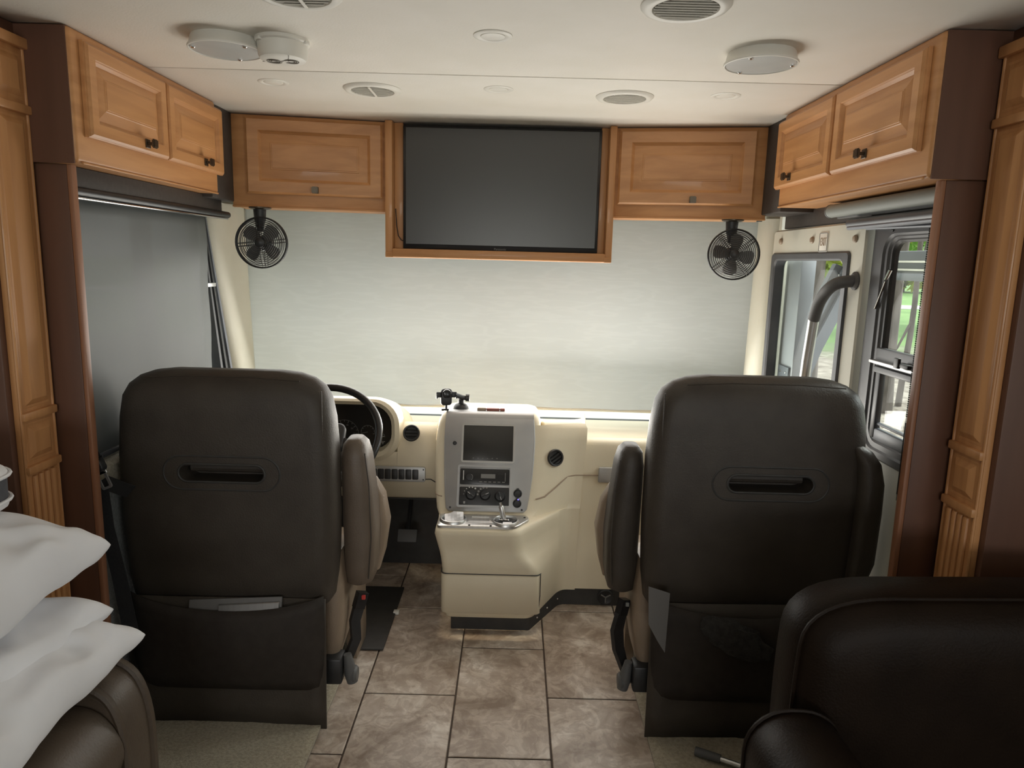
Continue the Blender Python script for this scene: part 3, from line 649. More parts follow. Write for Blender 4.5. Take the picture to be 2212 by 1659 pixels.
b = NB(); box(b, DX + 0.016, DX + 0.020, 2.42, 3.07, 0.935, 1.53); obj('pane', b, GLASS, dr)
b = NB(); box(b, 1.165, 1.225, 2.93, 3.09, 0.95, 1.53, 0.004); obj('window_post', b, POSTG, dr)
b = NB(); box(b, 1.155, 1.166, 2.945, 3.06, 0.95, 1.085, 0.003); obj('post_bracket', b, MGREY, dr)
for y, z in ((2.97, 1.06), (3.03, 1.06), (2.97, 0.99)):
    b = NB(); lathe(b, [(0.005, 0), (0.004, 0.003), (0.0005, 0.004)], 10, frame((1.155, y, z), (0, 1, 0), (0, 0, 1), (-1, 0, 0))); obj('bolt', b, CHROME, dr)
for y, z in ((3.02, 1.605), (2.705, 1.602), (2.362, 1.597)):
    b = NB(); lathe(b, [(0.013, 0), (0.013, 0.004), (0.009, 0.009), (0.0005, 0.011)], 16, frame((DX - 0.012, y, z), (0, 1, 0), (0, 0, 1), (-1, 0, 0))); obj('screw_cap', b, TAN, dr)
b = NB(); plate(b, 0.036, 0.036, 0.006, 0, 0.003, frame((DX - 0.012, 2.605, 1.592), (0, -1, 0), (0, 0, 1), (-1, 0, 0)), 0.001); sg = obj('exit_sign', b, WHITEP, dr, label='small pale EXIT plate')
MS = frame((DX - 0.0155, 2.605, 1.592), (0, -1, 0), (0, 0, 1), (-1, 0, 0))
text('exit_lettering', 'EXIT', 0.034, MS @ Matrix.Diagonal((0.72, 1.2, 1, 1)), TAN, sg)
b = NB(); ringplate(b, 0.034, 0.033, 0.005, 0.002, 0, 0.0008, MS); obj('sign_border', b, PRINTD, sg)
# grab handle
t = thing('grab_handle', 'bent grey grab handle with a bright lower tube on the entry door', 'handle', (DX - 0.03, 2.4, 1.3))
pth = fillet([(DX - 0.01, 2.335, 1.462), (DX - 0.075, 2.345, 1.455), (DX - 0.085, 2.42, 1.40), (DX - 0.085, 2.455, 1.325)], [0, 0.05, 0.06, 0], 6)
b = NB(); tube(b, pth, 0.020, 14); obj('grip_bend', b, RUBBER, t)
b = NB(); tube(b, [(DX - 0.085, 2.454, 1.33), (DX - 0.086, 2.475, 1.18), (DX - 0.086, 2.50, 0.9), (DX - 0.085, 2.50, 0.6)], 0.018, 14); obj('lower_tube', b, ALU, t)
b = NB(); lathe(b, [(0.030, 0), (0.030, 0.005), (0.022, 0.012)], 18, frame((DX - 0.012, 2.335, 1.462), (0, 1, 0), (0, 0, 1), (-1, 0, 0))); obj('mount', b, RUBBER, t)
b = NB(); tube(b, [(DX - 0.085, 2.50, 0.6), (DX - 0.06, 2.50, 0.57), (DX - 0.01, 2.50, 0.56)], 0.018, 12); obj('lower_bend', b, RUBBER, t)
# side window: frame in nested steps, sliding sash, mid rail
b = NB(); hole_panel(b, 1.128, 1.142, 1.795, 2.29, 0.92, 1.655, 1.80, 2.215, 0.955, 1.60, 0.06, 0.008)
sw = struct('window_3', b, DGREY)
b = NB(); hole_panel(b, 1.134, 1.150, 1.79, 2.226, 0.945, 1.612, 1.80, 2.198, 0.975, 1.592, 0.05, 0.006); obj('inner_frame', b, DGREY, sw)
b = NB(); hole_panel(b, 1.140, 1.158, 1.79, 2.21, 0.965, 1.60, 1.80, 2.182, 0.99, 1.582, 0.04, 0.006); obj('sash', b, BLACK, sw)
b = NB(); box(b, 1.125, 1.155, 1.79, 2.20, 1.186, 1.205, 0.004); box(b, 1.132, 1.155, 1.79, 2.205, 1.205, 1.262, 0.006); obj('mid_rail', b, DGREY, sw)
b = NB(); box(b, 1.115, 1.135, 1.79, 2.21, 1.214, 1.224, 0.003); obj('rail_lip', b, ALU, sw)
b = NB(); box(b, 1.10, 1.128, 1.96, 2.03, 1.226, 1.238, 0.003); box(b, 1.096, 1.106, 2.005, 2.03, 1.222, 1.252, 0.003); obj('catch', b, BLACK, sw)
b = NB(); box(b, 1.134, 1.154, 2.168, 2.195, 0.98, 1.19, 0.004); obj('lower_stile', b, DGREY, sw)
b = NB(); box(b, 1.136, 1.156, 1.79, 2.18, 0.975, 1.012, 0.005); box(b, 1.140, 1.156, 1.79, 2.18, 1.022, 1.030, 0.003); obj('lower_rail', b, MGREY, sw)
b = NB(); box(b, 1.150, 1.153, 1.80, 2.19, 0.97, 1.60); obj('pane', b, GLASS, sw)
b = NB(); tube(b, [(1.135, 2.178, 1.50), (1.13, 2.19, 1.47)], 0.006, 8); tube(b, [(1.13, 2.19, 1.465), (1.125, 2.225, 1.38)], 0.0035, 8); obj('vent_lever', b, CHROME, sw)
for y, z in ((2.175, 1.637), (2.175, 1.618), (2.08, 1.628), (1.99, 1.632)):
    b = NB(); lathe(b, [(0.006, 0), (0.005, 0.003), (0.0005, 0.004)], 10, frame((1.128, y, z), (0, 1, 0), (0, 0, 1), (-1, 0, 0))); obj('screw', b, BLACK, sw)
b = NB(); box(b, 1.118, 1.14, 1.79, 3.03, 1.655, 1.72, 0.003); box(b, 1.118, 1.14, 1.79, 2.30, 1.64, 1.70, 0.003); struct('trim_3', b, DARKPANEL)
# rolled shades above the side window
t = thing('rolled_shade', 'rolled grey-green shade tube tucked directly under the passenger side cabinet', 'shade', (1.06, 2.2, 1.7))
b = NB(); tube(b, [(1.065, 1.80, 1.690), (1.065, 2.47, 1.690)], 0.022, 16); obj('tube', b, principled('grey_green_shade', (0.22, 0.235, 0.215), 0.6), t)
b = NB(); lathe(b, [(0.023, 0), (0.023, 0.006), (0.016, 0.008)], 18, frame((1.065, 2.468, 1.690), (1, 0, 0), (0, 0, -1), (0, 1, 0))); obj('end_cap', b, RUBBER, t)
b = NB(); box(b, 1.085, 1.10, 1.80, 2.47, 1.665, 1.715, 0.003); obj('fascia', b, RUBBER, t)
t = thing('rolled_shade', 'rolled dark shade with a shiny hem bar, lower of the two above the side window', 'shade', (1.08, 2.1, 1.67))
b = NB(); tube(b, [(1.072, 1.80, 1.643), (1.072, 2.335, 1.643)], 0.016, 14); obj('tube', b, DGREY, t)
b = NB(); tube(b, [(1.066, 1.80, 1.629), (1.066, 2.33, 1.629)], 0.008, 10); obj('hem_bar', b, MGREY, t)
b = NB(); tube(b, [(1.085, 1.80, 1.615), (1.085, 2.25, 1.624)], 0.005, 8); obj('cord_rail', b, MGREY, t)
# bead chain
b = NB(); pts = [(1.085, 1.825 + 0.10 * (i / 60.0), 1.06 - 0.205 * i / 60.0) for i in range(61)]
for p in pts:
    q = bmesh.new(); bmesh.ops.create_icosphere(q, subdivisions=1, radius=0.0024); merge(b, q, Matrix.Translation((1.10, 1.935, p[2] + 0.02)))
tube(b, [(1.10, 1.935, 1.64), (1.10, 1.935, 0.855)], 0.0008, 5)
for i in range(90):
    q = bmesh.new(); bmesh.ops.create_icosphere(q, subdivisions=1, radius=0.0024); merge(b, q, Matrix.Translation((1.10, 1.935, 1.10 + 0.006 * i)))
setp(obj('bead_chain', b, BLACK), 'black beaded shade cord hanging at the side window edge', 'cord')

# ================================================================== dashboard
t = dash = thing('dashboard', 'cream moulded dashboard running the full width under the windscreen', 'dashboard', (-0.05, 3.1, 0))
# dash top behind everything
b = NB(); box(b, -1.285, 1.13, 3.07, 3.62, 0.64, 0.692, 0.012, 3); obj('dash_top', b, CREAM, t)
# driver side face: profile lofted across
def dashface(xs_, prof, r):
    rings = []
    for x in xs_:
        rings.append([Vector((x, y, z)) for y, z in [(v.y, v.z) for v in fillet([Vector((0, y, z)) for y, z in prof], r, 4)]])
    return rings
b = NB(); prof = [(3.25, 0.435), (3.045, 0.435), (2.995, 0.52), (2.985, 0.64), (3.03, 0.755), (3.10, 0.782), (3.30, 0.700)]
rad = [0, 0.02, 0.03, 0.05, 0.04, 0.05, 0]
loft(b, dashface([-1.285, -1.2, -1.115], prof, rad), closed=False)
loft(b, dashface([-0.492, -0.40, -0.325], prof, rad), closed=False)
loft(b, dashface([-1.115, -0.8, -0.492], prof[:4] + [(2.992, 0.665)], rad[:3] + [0.02, 0]), closed=False)
obj('driver_fascia', b, CREAM, t)
b = NB(); tube(b, [(-0.37, 2.9885, 0.545), (-0.345, 2.99, 0.545), (-0.325, 2.992, 0.532)], 0.0022, 6); obj('seam', b, BLACKM, t)
# instrument hood
def arch(hx, z0, z1, r, y, xc):
    return [Vector((xc + p.x, y, (z0 + z1) / 2 + p.y)) for p in rrect(hx, (z1 - z0) / 2, r, 7)]
xc = -0.80
b = NB(); loft(b, [arch(0.285, 0.655, 0.872, 0.09, 2.985, xc), arch(0.30, 0.64, 0.888, 0.10, 2.975, xc), arch(0.318, 0.622, 0.897, 0.11, 2.985, xc), arch(0.325, 0.60, 0.895, 0.12, 3.05, xc), arch(0.330, 0.60, 0.85, 0.12, 3.22, xc), arch(0.33, 0.60, 0.80, 0.1, 3.34, xc)], cap0=False)
loft(b, [arch(0.285, 0.655, 0.872, 0.09, 2.985, xc), arch(0.278, 0.66, 0.866, 0.085, 3.06, xc)], cap0=False, cap1=False)
obj('instrument_hood', b, CREAM, t)
b = NB(); loft(b, [arch(0.278, 0.66, 0.866, 0.085, 3.055, xc), arch(0.278, 0.66, 0.866, 0.085, 3.065, xc)])
cl = obj('instrument_cluster', b, SCREEN, t)
def dial(x, z, R, n, a0, a1):
    M = frame((x, 3.0535, z), (1, 0, 0), (0, 0, 1), (0, -1, 0)); b = NB()
    tube(b, [M @ Vector((R * math.cos(a), R * math.sin(a), 0)) for a in [a0 + (a1 - a0) * i / 40 for i in range(41)]], 0.0009, 5)
    for i in range(n + 1):
        a = a0 + (a1 - a0) * i / n; r0 = R * (0.80 if i % 2 == 0 else 0.88)
        box(b, r0, R * 0.97, -0.0012, 0.0012, 0, 0.0008, M=M @ Matrix.Rotation(a, 4, 'Z'))
    box(b, 0, R * 0.85, -0.001, 0.001, 0.001, 0.002, M=M @ Matrix.Rotation(a0 - 0.1, 4, 'Z'))
    obj('dial', b, PRINTD, cl, flat=True)
    for i in range(0, n + 1, 2):
        a = a0 + (a1 - a0) * i / n
        if R > 0.05: text('dial_number', str(i * 10 // 2), 0.011, M @ Matrix.Translation((R * 0.66 * math.cos(a), R * 0.66 * math.sin(a), 0.0003)), PRINTD, cl)
dial(-0.735, 0.725, 0.062, 14, PI * 1.2, -PI * 0.2); dial(-0.90, 0.725, 0.062, 14, PI * 1.2, -PI * 0.2); dial(-0.632, 0.735, 0.030, 8, PI * 1.1, -PI * 0.1)
MI = lambda x, z: frame((x, 3.053, z), (1, 0, 0), (0, 0, 1), (0, -1, 0))
b = NB(); box(b, -0.007, 0.007, -0.0008, 0.0008, 0, 0.0006, M=MI(-0.563, 0.716)); tube(b, [MI(-0.563, 0.722) @ Vector((0.006 * math.cos(a), 0.006 * math.sin(a), 0)) for a in [0, PI / 2, PI, 1.5 * PI]], 0.0007, 4, closed=True)
box(b, -0.010, 0.010, -0.0009, 0.0009, 0, 0.0006, M=MI(-0.566, 0.693)); box(b, -0.005, 0.005, -0.0009, 0.0009, 0, 0.0006, M=MI(-0.566, 0.688)); box(b, -0.0009, 0.0009, -0.006, 0.003, 0, 0.0006, M=MI(-0.566, 0.686))
obj('warning_symbol', b, PRINT, cl, flat=True)
# round vents in the dash
def dash_vent(x, y, z, yaw, tilt, name, turned=0.0):
    M = frame((x, y, z), (math.cos(yaw), math.sin(yaw), 0), (0, 0, 1), (math.sin(yaw), -math.cos(yaw), 0)) @ Matrix.Rotation(tilt, 4, 'X')
    b = NB(); lathe(b, [(0.037, -0.004), (0.037, 0.003), (0.034, 0.007), (0.029, 0.006), (0.027, 0.0), (0.001, -0.002)], 28, M, cap0=False, cap1=False); v = obj(name, b, BLACK, dash)
    for k in range(3):
        b = NB(); box(b, -0.026, 0.026, -0.0011, 0.0011, -0.001, 0.006, M=M @ Matrix.Rotation(turned, 4, 'Z') @ Matrix.Translation((0, -0.014 + 0.014 * k, 0)) @ Matrix.Rotation(0.5, 4, 'X')); obj('slat', b, BLACKG, v, flat=True)
dash_vent(-0.432, 3.003, 0.748, 0.0, -0.38, 'air_vent')
# switch panel under the cluster
M = frame((-0.497, 2.983, 0.5685), (1, 0, 0), (0, 0.06, 1), (0, -1, 0.06))
b = NB(); plate(b, 0.130, 0.033, 0.010, 0, 0.007, M, 0.002); sp = obj('switch_panel', b, SILVER, dash, label='silver panel with seven rocker switches')
for k in range(7):
    b = NB(); plate(b, 0.0135, 0.0225, 0.005, 0.0065, 0.011, M @ Matrix.Translation((-0.094 + 0.0300 * k, 0.0, 0)), 0.002); obj('rocker_switch', b, BLACK, sp)
for u, v in ((-0.121, 0.022), (0.121, 0.022), (-0.121, -0.022), (0.121, -0.022)):
    b = NB(); lathe(b, [(0.0035, 0.0065), (0.0032, 0.0085), (0.0005, 0.009)], 8, M @ Matrix.Translation((u, v, 0))); obj('panel_screw', b, BLACK, sp)
# centre console: a polyline plan lofted upward
def plan(A, Bp, Cp, D, E_, z, rB=0.03, rC=0.035, rD=0.06):
    return fillet([Vector((*A, z)), Vector((*Bp, z)), Vector((*Cp, z)), Vector((*D, z)), Vector((*E_, z))], [0, rB, rC, rD, 0], 6)
lev = [(0.075, (-0.245, 3.1), (-0.245, 2.662), (0.100, 2.662), (0.232, 2.93), (0.300, 2.93)),
       (0.095, (-0.250, 3.1), (-0.250, 2.650), (0.110, 2.650), (0.235, 2.932), (0.300, 2.932)),
       (0.150, (-0.254, 3.1), (-0.256, 2.645), (0.117, 2.645), (0.236, 2.933), (0.300, 2.933)),
       (0.250, (-0.256, 3.1), (-0.258, 2.640), (0.121, 2.640), (0.238, 2.935), (0.300, 2.935)),
       (0.290, (-0.257, 3.1), (-0.260, 2.638), (0.115, 2.638), (0.240, 2.936), (0.302, 2.936)),
       (0.325, (-0.260, 3.1), (-0.265, 2.641), (0.082, 2.641), (0.242, 2.938), (0.304, 2.938)),
       (0.350, (-0.266, 3.1), (-0.271, 2.648), (0.055, 2.648), (0.243, 2.939), (0.305, 2.939)),
       (0.390, (-0.278, 3.1), (-0.283, 2.652), (0.042, 2.652), (0.245, 2.940), (0.306, 2.940)),
       (0.425, (-0.290, 3.1), (-0.292, 2.650), (0.040, 2.650), (0.247, 2.941), (0.307, 2.941)),
       (0.442, (-0.290, 3.1), (-0.289, 2.656), (0.037, 2.656), (0.248, 2.942), (0.308, 2.942)),
       (0.449, (-0.288, 3.1), (-0.280, 2.668), (0.030, 2.668), (0.249, 2.942), (0.308, 2.942)),
       (0.450, (-0.300, 3.1), (-0.290, 2.800), (0.085, 2.800), (0.250, 2.943), (0.309, 2.943)),
       (0.470, (-0.306, 3.1), (-0.302, 2.822), (0.100, 2.822), (0.252, 2.946), (0.311, 2.946)),
       (0.540, (-0.314, 3.1), (-0.312, 2.852), (0.114, 2.852), (0.258, 2.955), (0.315, 2.955)),
       (0.640, (-0.322, 3.1), (-0.318, 2.894), (0.124, 2.894), (0.264, 2.966), (0.322, 2.966)),
       (0.740, (-0.322, 3.1), (-0.318, 2.936), (0.130, 2.936), (0.272, 2.980), (0.330, 2.980)),
       (0.790, (-0.318, 3.1), (-0.314, 2.958), (0.130, 2.958), (0.276, 2.995), (0.332, 2.996)),
       (0.805, (-0.314, 3.1), (-0.310, 2.966), (0.128, 2.966), (0.270, 3.02), (0.325, 3.03)),
       ]
b = NB(); loft(b, [plan(*l[1:], l[0]) for l in lev], closed=False)
cons = obj('console_body', b, CREAM, dash, angle=60)
# stack top hump above the dash line
b = NB(); hump = []
for z, x0, x1, yf, r in ((0.78, -0.316, 0.130, 2.955, 0.03), (0.81, -0.310, 0.128, 2.968, 0.03), (0.832, -0.300, 0.122, 2.980, 0.03), (0.845, -0.286, 0.110, 2.995, 0.03), (0.849, -0.27, 0.094, 3.012, 0.03)):
    hump.append(rrect((x1 - x0) / 2, (3.20 - yf) / 2, r, 6, z, (x0 + x1) / 2, (3.20 + yf) / 2))
loft(b, hump, cap0=False); obj('console_top', b, CREAM, dash, angle=60)
# silver centre stack face (follows the sloping front)
su = Vector((1, 0, 0)); sv = Vector((0, .15, .355)).normalized(); sw_ = su.cross(sv); P0 = Vector((0, 2.82, .465))
MP = frame(P0 + sw_ * 0.001, su, sv, sw_)
rows = [(0.0, -0.250, 0.062), (0.012, -0.262, 0.075), (0.06, -0.268, 0.084), (0.14, -0.274, 0.095), (0.22, -0.278, 0.102), (0.30, -0.281, 0.105), (0.36, -0.280, 0.102), (0.395, -0.278, 0.098)]
b = NB(); f0 = [Vector((a, s, 0.0)) for s, a, c in rows] + [Vector((c, s, 0.0)) for s, a, c in reversed(rows)]
f1 = [Vector((v.x, v.y, 0.009)) for v in f0]; f2 = [Vector((-0.088 + (v.x + 0.088) * 0.985, 0.2 + (v.y - 0.2) * 0.985, 0.011)) for v in f0]
loft(b, [f0, f1, f2], M=MP)
# wraps over the top
rt = []
for s, w_, y_, z_ in ((0, 0, 0, 0),):
    pass
a3 = [MP @ Vector((-0.278, 0.393, 0.0105)), MP @ Vector((0.098, 0.393, 0.0105))]
crv = [(0.393, 0.0105), (0.408, 0.009), (0.418, 0.003), (0.426, -0.010), (0.446, -0.06), (0.480, -0.14)]
loft(b, [[MP @ Vector((-0.278 + 0.188 * 2 * i / 8, s, w_)) for i in range(9)] for s, w_ in crv], closed=False)
stk = obj('centre_stack', b, SILVER, dash)
def on(u, s, w_=0.011): return MP @ Matrix.Translation((u, s, w_))
b = NB(); ringplate(b, 0.113, 0.083, 0.010, 0.008, -0.004, 0.005, on(-0.0935, 0.285)); scr_f = obj('screen_bezel', b, CHROME, stk)
b = NB(); plate(b, 0.108, 0.078, 0.007, -0.004, 0.003, on(-0.0935, 0.285), 0.001); obj('display_screen', b, SCREEN, stk)
b = NB()
for k in range(6): box(b, -0.0025, 0.0025, -0.0012, 0.0012, 0.003, 0.0036, M=on(-0.155 + 0.02 * k, 0.221))
obj('screen_buttons', b, PRINTD, stk, flat=True)
b = NB(); ringplate(b, 0.114, 0.088, 0.010, 0.009, -0.004, 0.006, on(-0.104, 0.104)); obj('radio_bezel', b, SILVER, stk)
b = NB(); plate(b, 0.103, 0.033, 0.005, -0.004, 0.004, on(-0.104, 0.143), 0.0015); obj('radio', b, BLACKG, stk)
b = NB(); lathe(b, [(0.014, 0.004), (0.013, 0.013), (0.0005, 0.014)], 20, on(-0.168, 0.140)); obj('volume_knob', b, BLACK, stk)
b = NB(); tube(b, [on(-0.168, 0.140) @ Vector((0.0145 * math.cos(a), 0.0145 * math.sin(a), 0.006)) for a in [-0.9 + 1.9 * i / 12 for i in range(13)]], 0.0013, 5); box(b, -0.195, -0.191, 0.128, 0.168, 0.0155, 0.017, M=MP); obj('chrome_accent', b, CHROME, stk)
b = NB()
for k in range(6): box(b, -0.006, 0.006, -0.0016, 0.0016, 0.004, 0.0052, M=on(-0.12 + 0.019 * k, 0.122))
box(b, -0.03, 0.03, -0.009, 0.009, 0.004, 0.0044, M=on(-0.09, 0.146)); box(b, -0.0012, 0.0012, -0.018, 0.018, 0.004, 0.006, M=on(-0.018, 0.143)); obj('radio_buttons', b, PRINTD, stk, flat=True)
b = NB(); plate(b, 0.103, 0.038, 0.004, -0.004, 0.004, on(-0.104, 0.062), 0.0015); ac = obj('climate_panel', b, BLACK, stk)
for u, s, a in ((-0.159, 0.068, 0.45), (-0.100, 0.068, -0.65), (-0.038, 0.064, 1.0)):
    b = NB(); lathe(b, [(0.023, 0.004), (0.021, 0.009), (0.017, 0.016), (0.0005, 0.017)], 24, on(u, s)); box(b, -0.018, 0.018, -0.004, 0.004, 0.012, 0.024, 0.0015, 1, on(u, s) @ Matrix.Rotation(-a - 0.2, 4, 'Z')); kb = obj('climate_knob', b, BLACK, ac)
    b = NB(); box(b, 0.003, 0.017, -0.0010, 0.0010, 0.0235, 0.0247, M=on(u, s) @ Matrix.Rotation(-a - 0.2 + (PI if u < -0.12 else 0), 4, 'Z')); obj('knob_pointer', b, PRINT, kb if False else ac, flat=True)
b = NB()
for k in range(6):
    a = PI * 0.98 - k * 0.42; rr = 0.0012 + 0.0005 * k
    lathe(b, [(rr, 0.004), (rr, 0.0046)], 10, on(-0.159 + 0.031 * math.cos(a), 0.068 + 0.031 * math.sin(a)))
    if k < 5: ringplate(b, 0.003, 0.003, 0.001, 0.0008, 0.004, 0.0046, on(-0.100 + 0.031 * math.cos(a), 0.068 + 0.031 * math.sin(a)), 2)
for dx, dy in ((0, 0), (0.004, 0), (0, 0.005), (0.004, 0.005)): box(b, -0.0014, 0.0014, -0.0018, 0.0018, 0.004, 0.0046, M=on(-0.188 + dx, 0.033 + dy))
obj('climate_symbols', b, PRINT, ac, flat=True)
for u, s, lit in ((0.036, 0.077, 0), (0.034, 0.036, 1)):
    b = NB(); lathe(b, [(0.018, 0), (0.018, 0.004), (0.014, 0.006), (0.012, 0.002), (0.0005, 0.001)], 22, on(u, s)); box(b, -0.006, 0.006, 0.015, 0.022, 0.0, 0.005, 0.002, 1, on(u, s)); so = obj('power_socket', b, BLACK, stk)
    if lit:
        b = NB(); lathe(b, [(0.0028, 0.005), (0.0022, 0.008), (0.0003, 0.0085)], 10, on(u + 0.004, s + 0.016)); obj('pilot_light', b, BLUEL, so)
b = NB(); lathe(b, [(0.0085, 0), (0.0085, 0.003), (0.006, 0.007), (0.0005, 0.008)], 16, on(-0.236, 0.283)); obj('push_button', b, BLACK, stk)
for u, s in ((-0.244, 0.014), (0.054, 0.010)):
    b = NB(); lathe(b, [(0.0045, 0), (0.004, 0.002), (0.0005, 0.0025)], 10, on(u, s)); obj('panel_screw', b, BLACK, stk)
# cup-holder tray
tz = 0.452
out_ = [(-0.283, 2.668), (0.028, 2.668), (0.088, 2.765), (0.075, 2.80), (-0.285, 2.80)]
of = fillet([Vector((x, y, 0)) for x, y in [(-0.12, 2.668)] + [(0.028, 2.668), (0.088, 2.765), (0.075, 2.803), (-0.283, 2.803), (-0.283, 2.668)] + [(-0.12, 2.668)]], [0, 0.03, 0.02, 0.015, 0.015, 0.02, 0], 5)[:-1]
b = NB(); loft(b, [[Vector((p.x, p.y, z)) for p in of] for z in (tz - 0.003, tz + 0.006)] + [[Vector((-0.1 + (p.x + 0.1) * 0.985, 2.735 + (p.y - 2.735) * 0.96, tz + 0.008)) for p in of]])
tr = obj('cup_tray', b, ALU, dash, label='silver tray with two cup holders')
for x, y in ((-0.222, 2.728), (-0.012, 2.718)):
    M = Matrix.Translation((x, y, tz + 0.007))
    b = NB(); lathe(b, [(0.056, 0), (0.055, 0.006), (0.052, 0.012), (0.048, 0.013), (0.046, 0.010), (0.045, 0.0)], 36, M, cap0=False, cap1=False); ch = obj('cup_rim', b, ALU, tr)
    b = NB(); lathe(b, [(0.0455, 0.003), (0.001, 0.0025)], 30, M, cap0=False, cap1=False); obj('cup_well', b, BLACK, tr)
b = NB(); loft(b, [[Vector((-0.1135 + sx * hx, 2.74 + sy * hy, z)) for sx, sy in ((-1, -1), (1, -1), (1, 1), (-1, 1))] for hx, hy, z in ((0.052, 0.036, tz + 0.0085), (0.040, 0.026, tz + 0.0135), (0.036, 0.023, tz + 0.0135), (0.034, 0.021, tz + 0.0095))]); obj('coin_tray', b, ALU, tr)
for x, y in ((-0.262, 2.79), (-0.155, 2.675), (-0.07, 2.673), (0.066, 2.775)):
    b = NB(); lathe(b, [(0.005, tz + 0.008), (0.004, tz + 0.0105), (0.0005, tz + 0.011)], 10, Matrix.Translation((x, y, 0))); obj('tray_screw', b, BLACK, tr)
# drawer in the console nose
b = NB(); dp = lambda z, g: fillet([Vector((-0.262, 2.75, z)), Vector((-0.262 - 0.001, 2.645 - g, z)), Vector((0.122, 2.645 - g, z)), Vector((0.135, 2.662, z))], [0, 0.028, 0.018, 0], 5)
loft(b, [dp(z, g) for z, g in ((0.100, -0.002), (0.106, 0.006), (0.18, 0.009), (0.262, 0.010), (0.268, 0.004))], closed=False)
obj('drawer_front', b, CREAM, dash, angle=60)
b = NB(); tube(b, [v + Vector((0, -0.004, 0)) for v in dp(0.271, 0.002)], 0.0022, 6); tube(b, [(0.134, 2.655, 0.268), (0.134, 2.654, 0.18), (0.128, 2.658, 0.10)], 0.0018, 6); obj('drawer_gap', b, BLACKM, dash)
# black kick plate
b = NB(); kp = lambda z, g=0.0: fillet([Vector((-0.226, 3.1, z)), Vector((-0.226, 2.700, z)), Vector((0.095, 2.700, z)), Vector((0.232, 2.936, z)), Vector((1.10, 2.932, z))], [0, 0.006, 0.01, 0.03, 0], 4)
loft(b, [kp(0.002), kp(0.082)], closed=False); kk = obj('kick_plate', b, BLACKM, dash)
for p in ((0.130, 2.758, 0.03), (0.175, 2.835, 0.035), (0.225, 2.92, 0.035)):
    b = NB(); lathe(b, [(0.004, 0), (0.003, 0.003), (0.0004, 0.0035)], 8, frame(p, (0.5, 0.86, 0), (0, 0, 1), (0.86, -0.5, 0))); obj('kick_screw', b, CHROME, kk)
b = NB(); M = frame((0.437, 2.931, 0.045), (1, 0, 0), (0, 0, 1), (0, -1, 0)); lathe(b, [(0.036, 0), (0.036, 0.005), (0.031, 0.008), (0.026, 0.005), (0.0005, 0.004)], 26, M)
fv = obj('floor_vent', b, BLACK, kk)
for k in range(3):
    b = NB(); box(b, 0.0, 0.024, -0.002, 0.002, 0.004, 0.010, M=M @ Matrix.Rotation(k * 2 * PI / 3 + 0.5, 4, 'Z')); obj('vent_spoke', b, PRINTD, fv, flat=True)
# passenger side wall of the dash
b = NB(); pf = [(2.928, 0.082), (2.945, 0.30), (2.955, 0.45), (2.967, 0.575), (2.967, 0.60), (2.985, 0.70), (3.00, 0.735), (3.05, 0.742), (3.09, 0.716)]
loft(b, [[Vector((x, y, z)) for y, z in [(v.y, v.z) for v in fillet([Vector((0, y, z)) for y, z in pf], [0, .03, .03, .004, .004, .03, .02, .02, 0], 4)]] for x in (0.298, 0.5, 0.8, 1.125)], closed=False)
obj('passenger_fascia', b, CREAM, dash, angle=60)
b = NB(); tube(b, [(0.112, 2.843, 0.517), (0.150, 2.862, 0.522), (0.20, 2.905, 0.552), (0.25, 2.952, 0.586), (0.285, 2.961, 0.590), (0.5, 2.964, 0.592), (0.9, 2.964, 0.592)], 0.0026, 6); obj('seam', b, TAN, dash)
b = NB(); tube(b, [(-0.312, 2.90, 0.525), (-0.310, 2.862, 0.525), (-0.295, 2.846, 0.522), (-0.28, 2.843, 0.520)], 0.0022, 6); obj('seam', b, TAN, dash)
b = NB(); plate(b, 0.040, 0.034, 0.006, 0, 0.010, frame((0.424, 2.966, 0.594), (1, 0, 0), (0, 0, 1), (0, -1, 0)), 0.003); obj('glovebox_latch', b, SILVER, dash)
dash_vent(0.194, 2.930, 0.674, 0.42, -0.18, 'air_vent', 0.5)
# low step of the raised edge right of the stack
b = NB(); loft(b, [fillet([Vector((0.125, 3.10, z)), Vector((0.15, 2.985 + q, z)), Vector((0.275, 3.00 + q, z)), Vector((0.330, 3.05 + q, z)), Vector((0.345, 3.25, z))], [0, .02, .03, .04, 0], 5) for z, q in ((0.72, 0.0), (0.795, 0.004), (0.806, 0.02), (0.808, 0.08))], closed=False)
obj('dash_shoulder', b, CREAM, dash, angle=60)
# driver foot well
b = NB(); box(b, -1.285, -0.255, 3.33, 3.36, 0.0, 0.60); box(b, -1.285, -0.255, 3.05, 3.34, 0.43, 0.436); obj('firewall', b, BLACKM, dash)
t = thing('pedal', 'black brake pedal in the dark foot well', 'pedal', (-0.52, 3.2, 0.2))
b = NB(); box(b, -0.045, 0.045, -0.03, 0.03, -0.006, 0.006, 0.004, 2, frame((-0.47, 3.14, 0.22), (1, 0, 0), (0, 0.5, 0.86), (0, -0.86, 0.5))); obj('pad', b, RUBBER, t)
b = NB(); tube(b, [(-0.47, 3.15, 0.22), (-0.47, 3.22, 0.30), (-0.47, 3.31, 0.42)], 0.009, 8); obj('arm', b, BLACK, t)
b = NB(); box(b, -1.1, -0.470, 2.52, 3.05, 0.0015, 0.010, 0.004); setp(obj('floor_mat', b, BLACKM), 'black rubber mat in the driver foot well', 'mat')
b = NB(); box(b, -0.480, -0.455, 2.800, 2.825, 0.0015, 0.016, 0.004); setp(obj('cable_clip', b, WHITEP), 'tiny white clip at the corner of the black mat', 'clip')

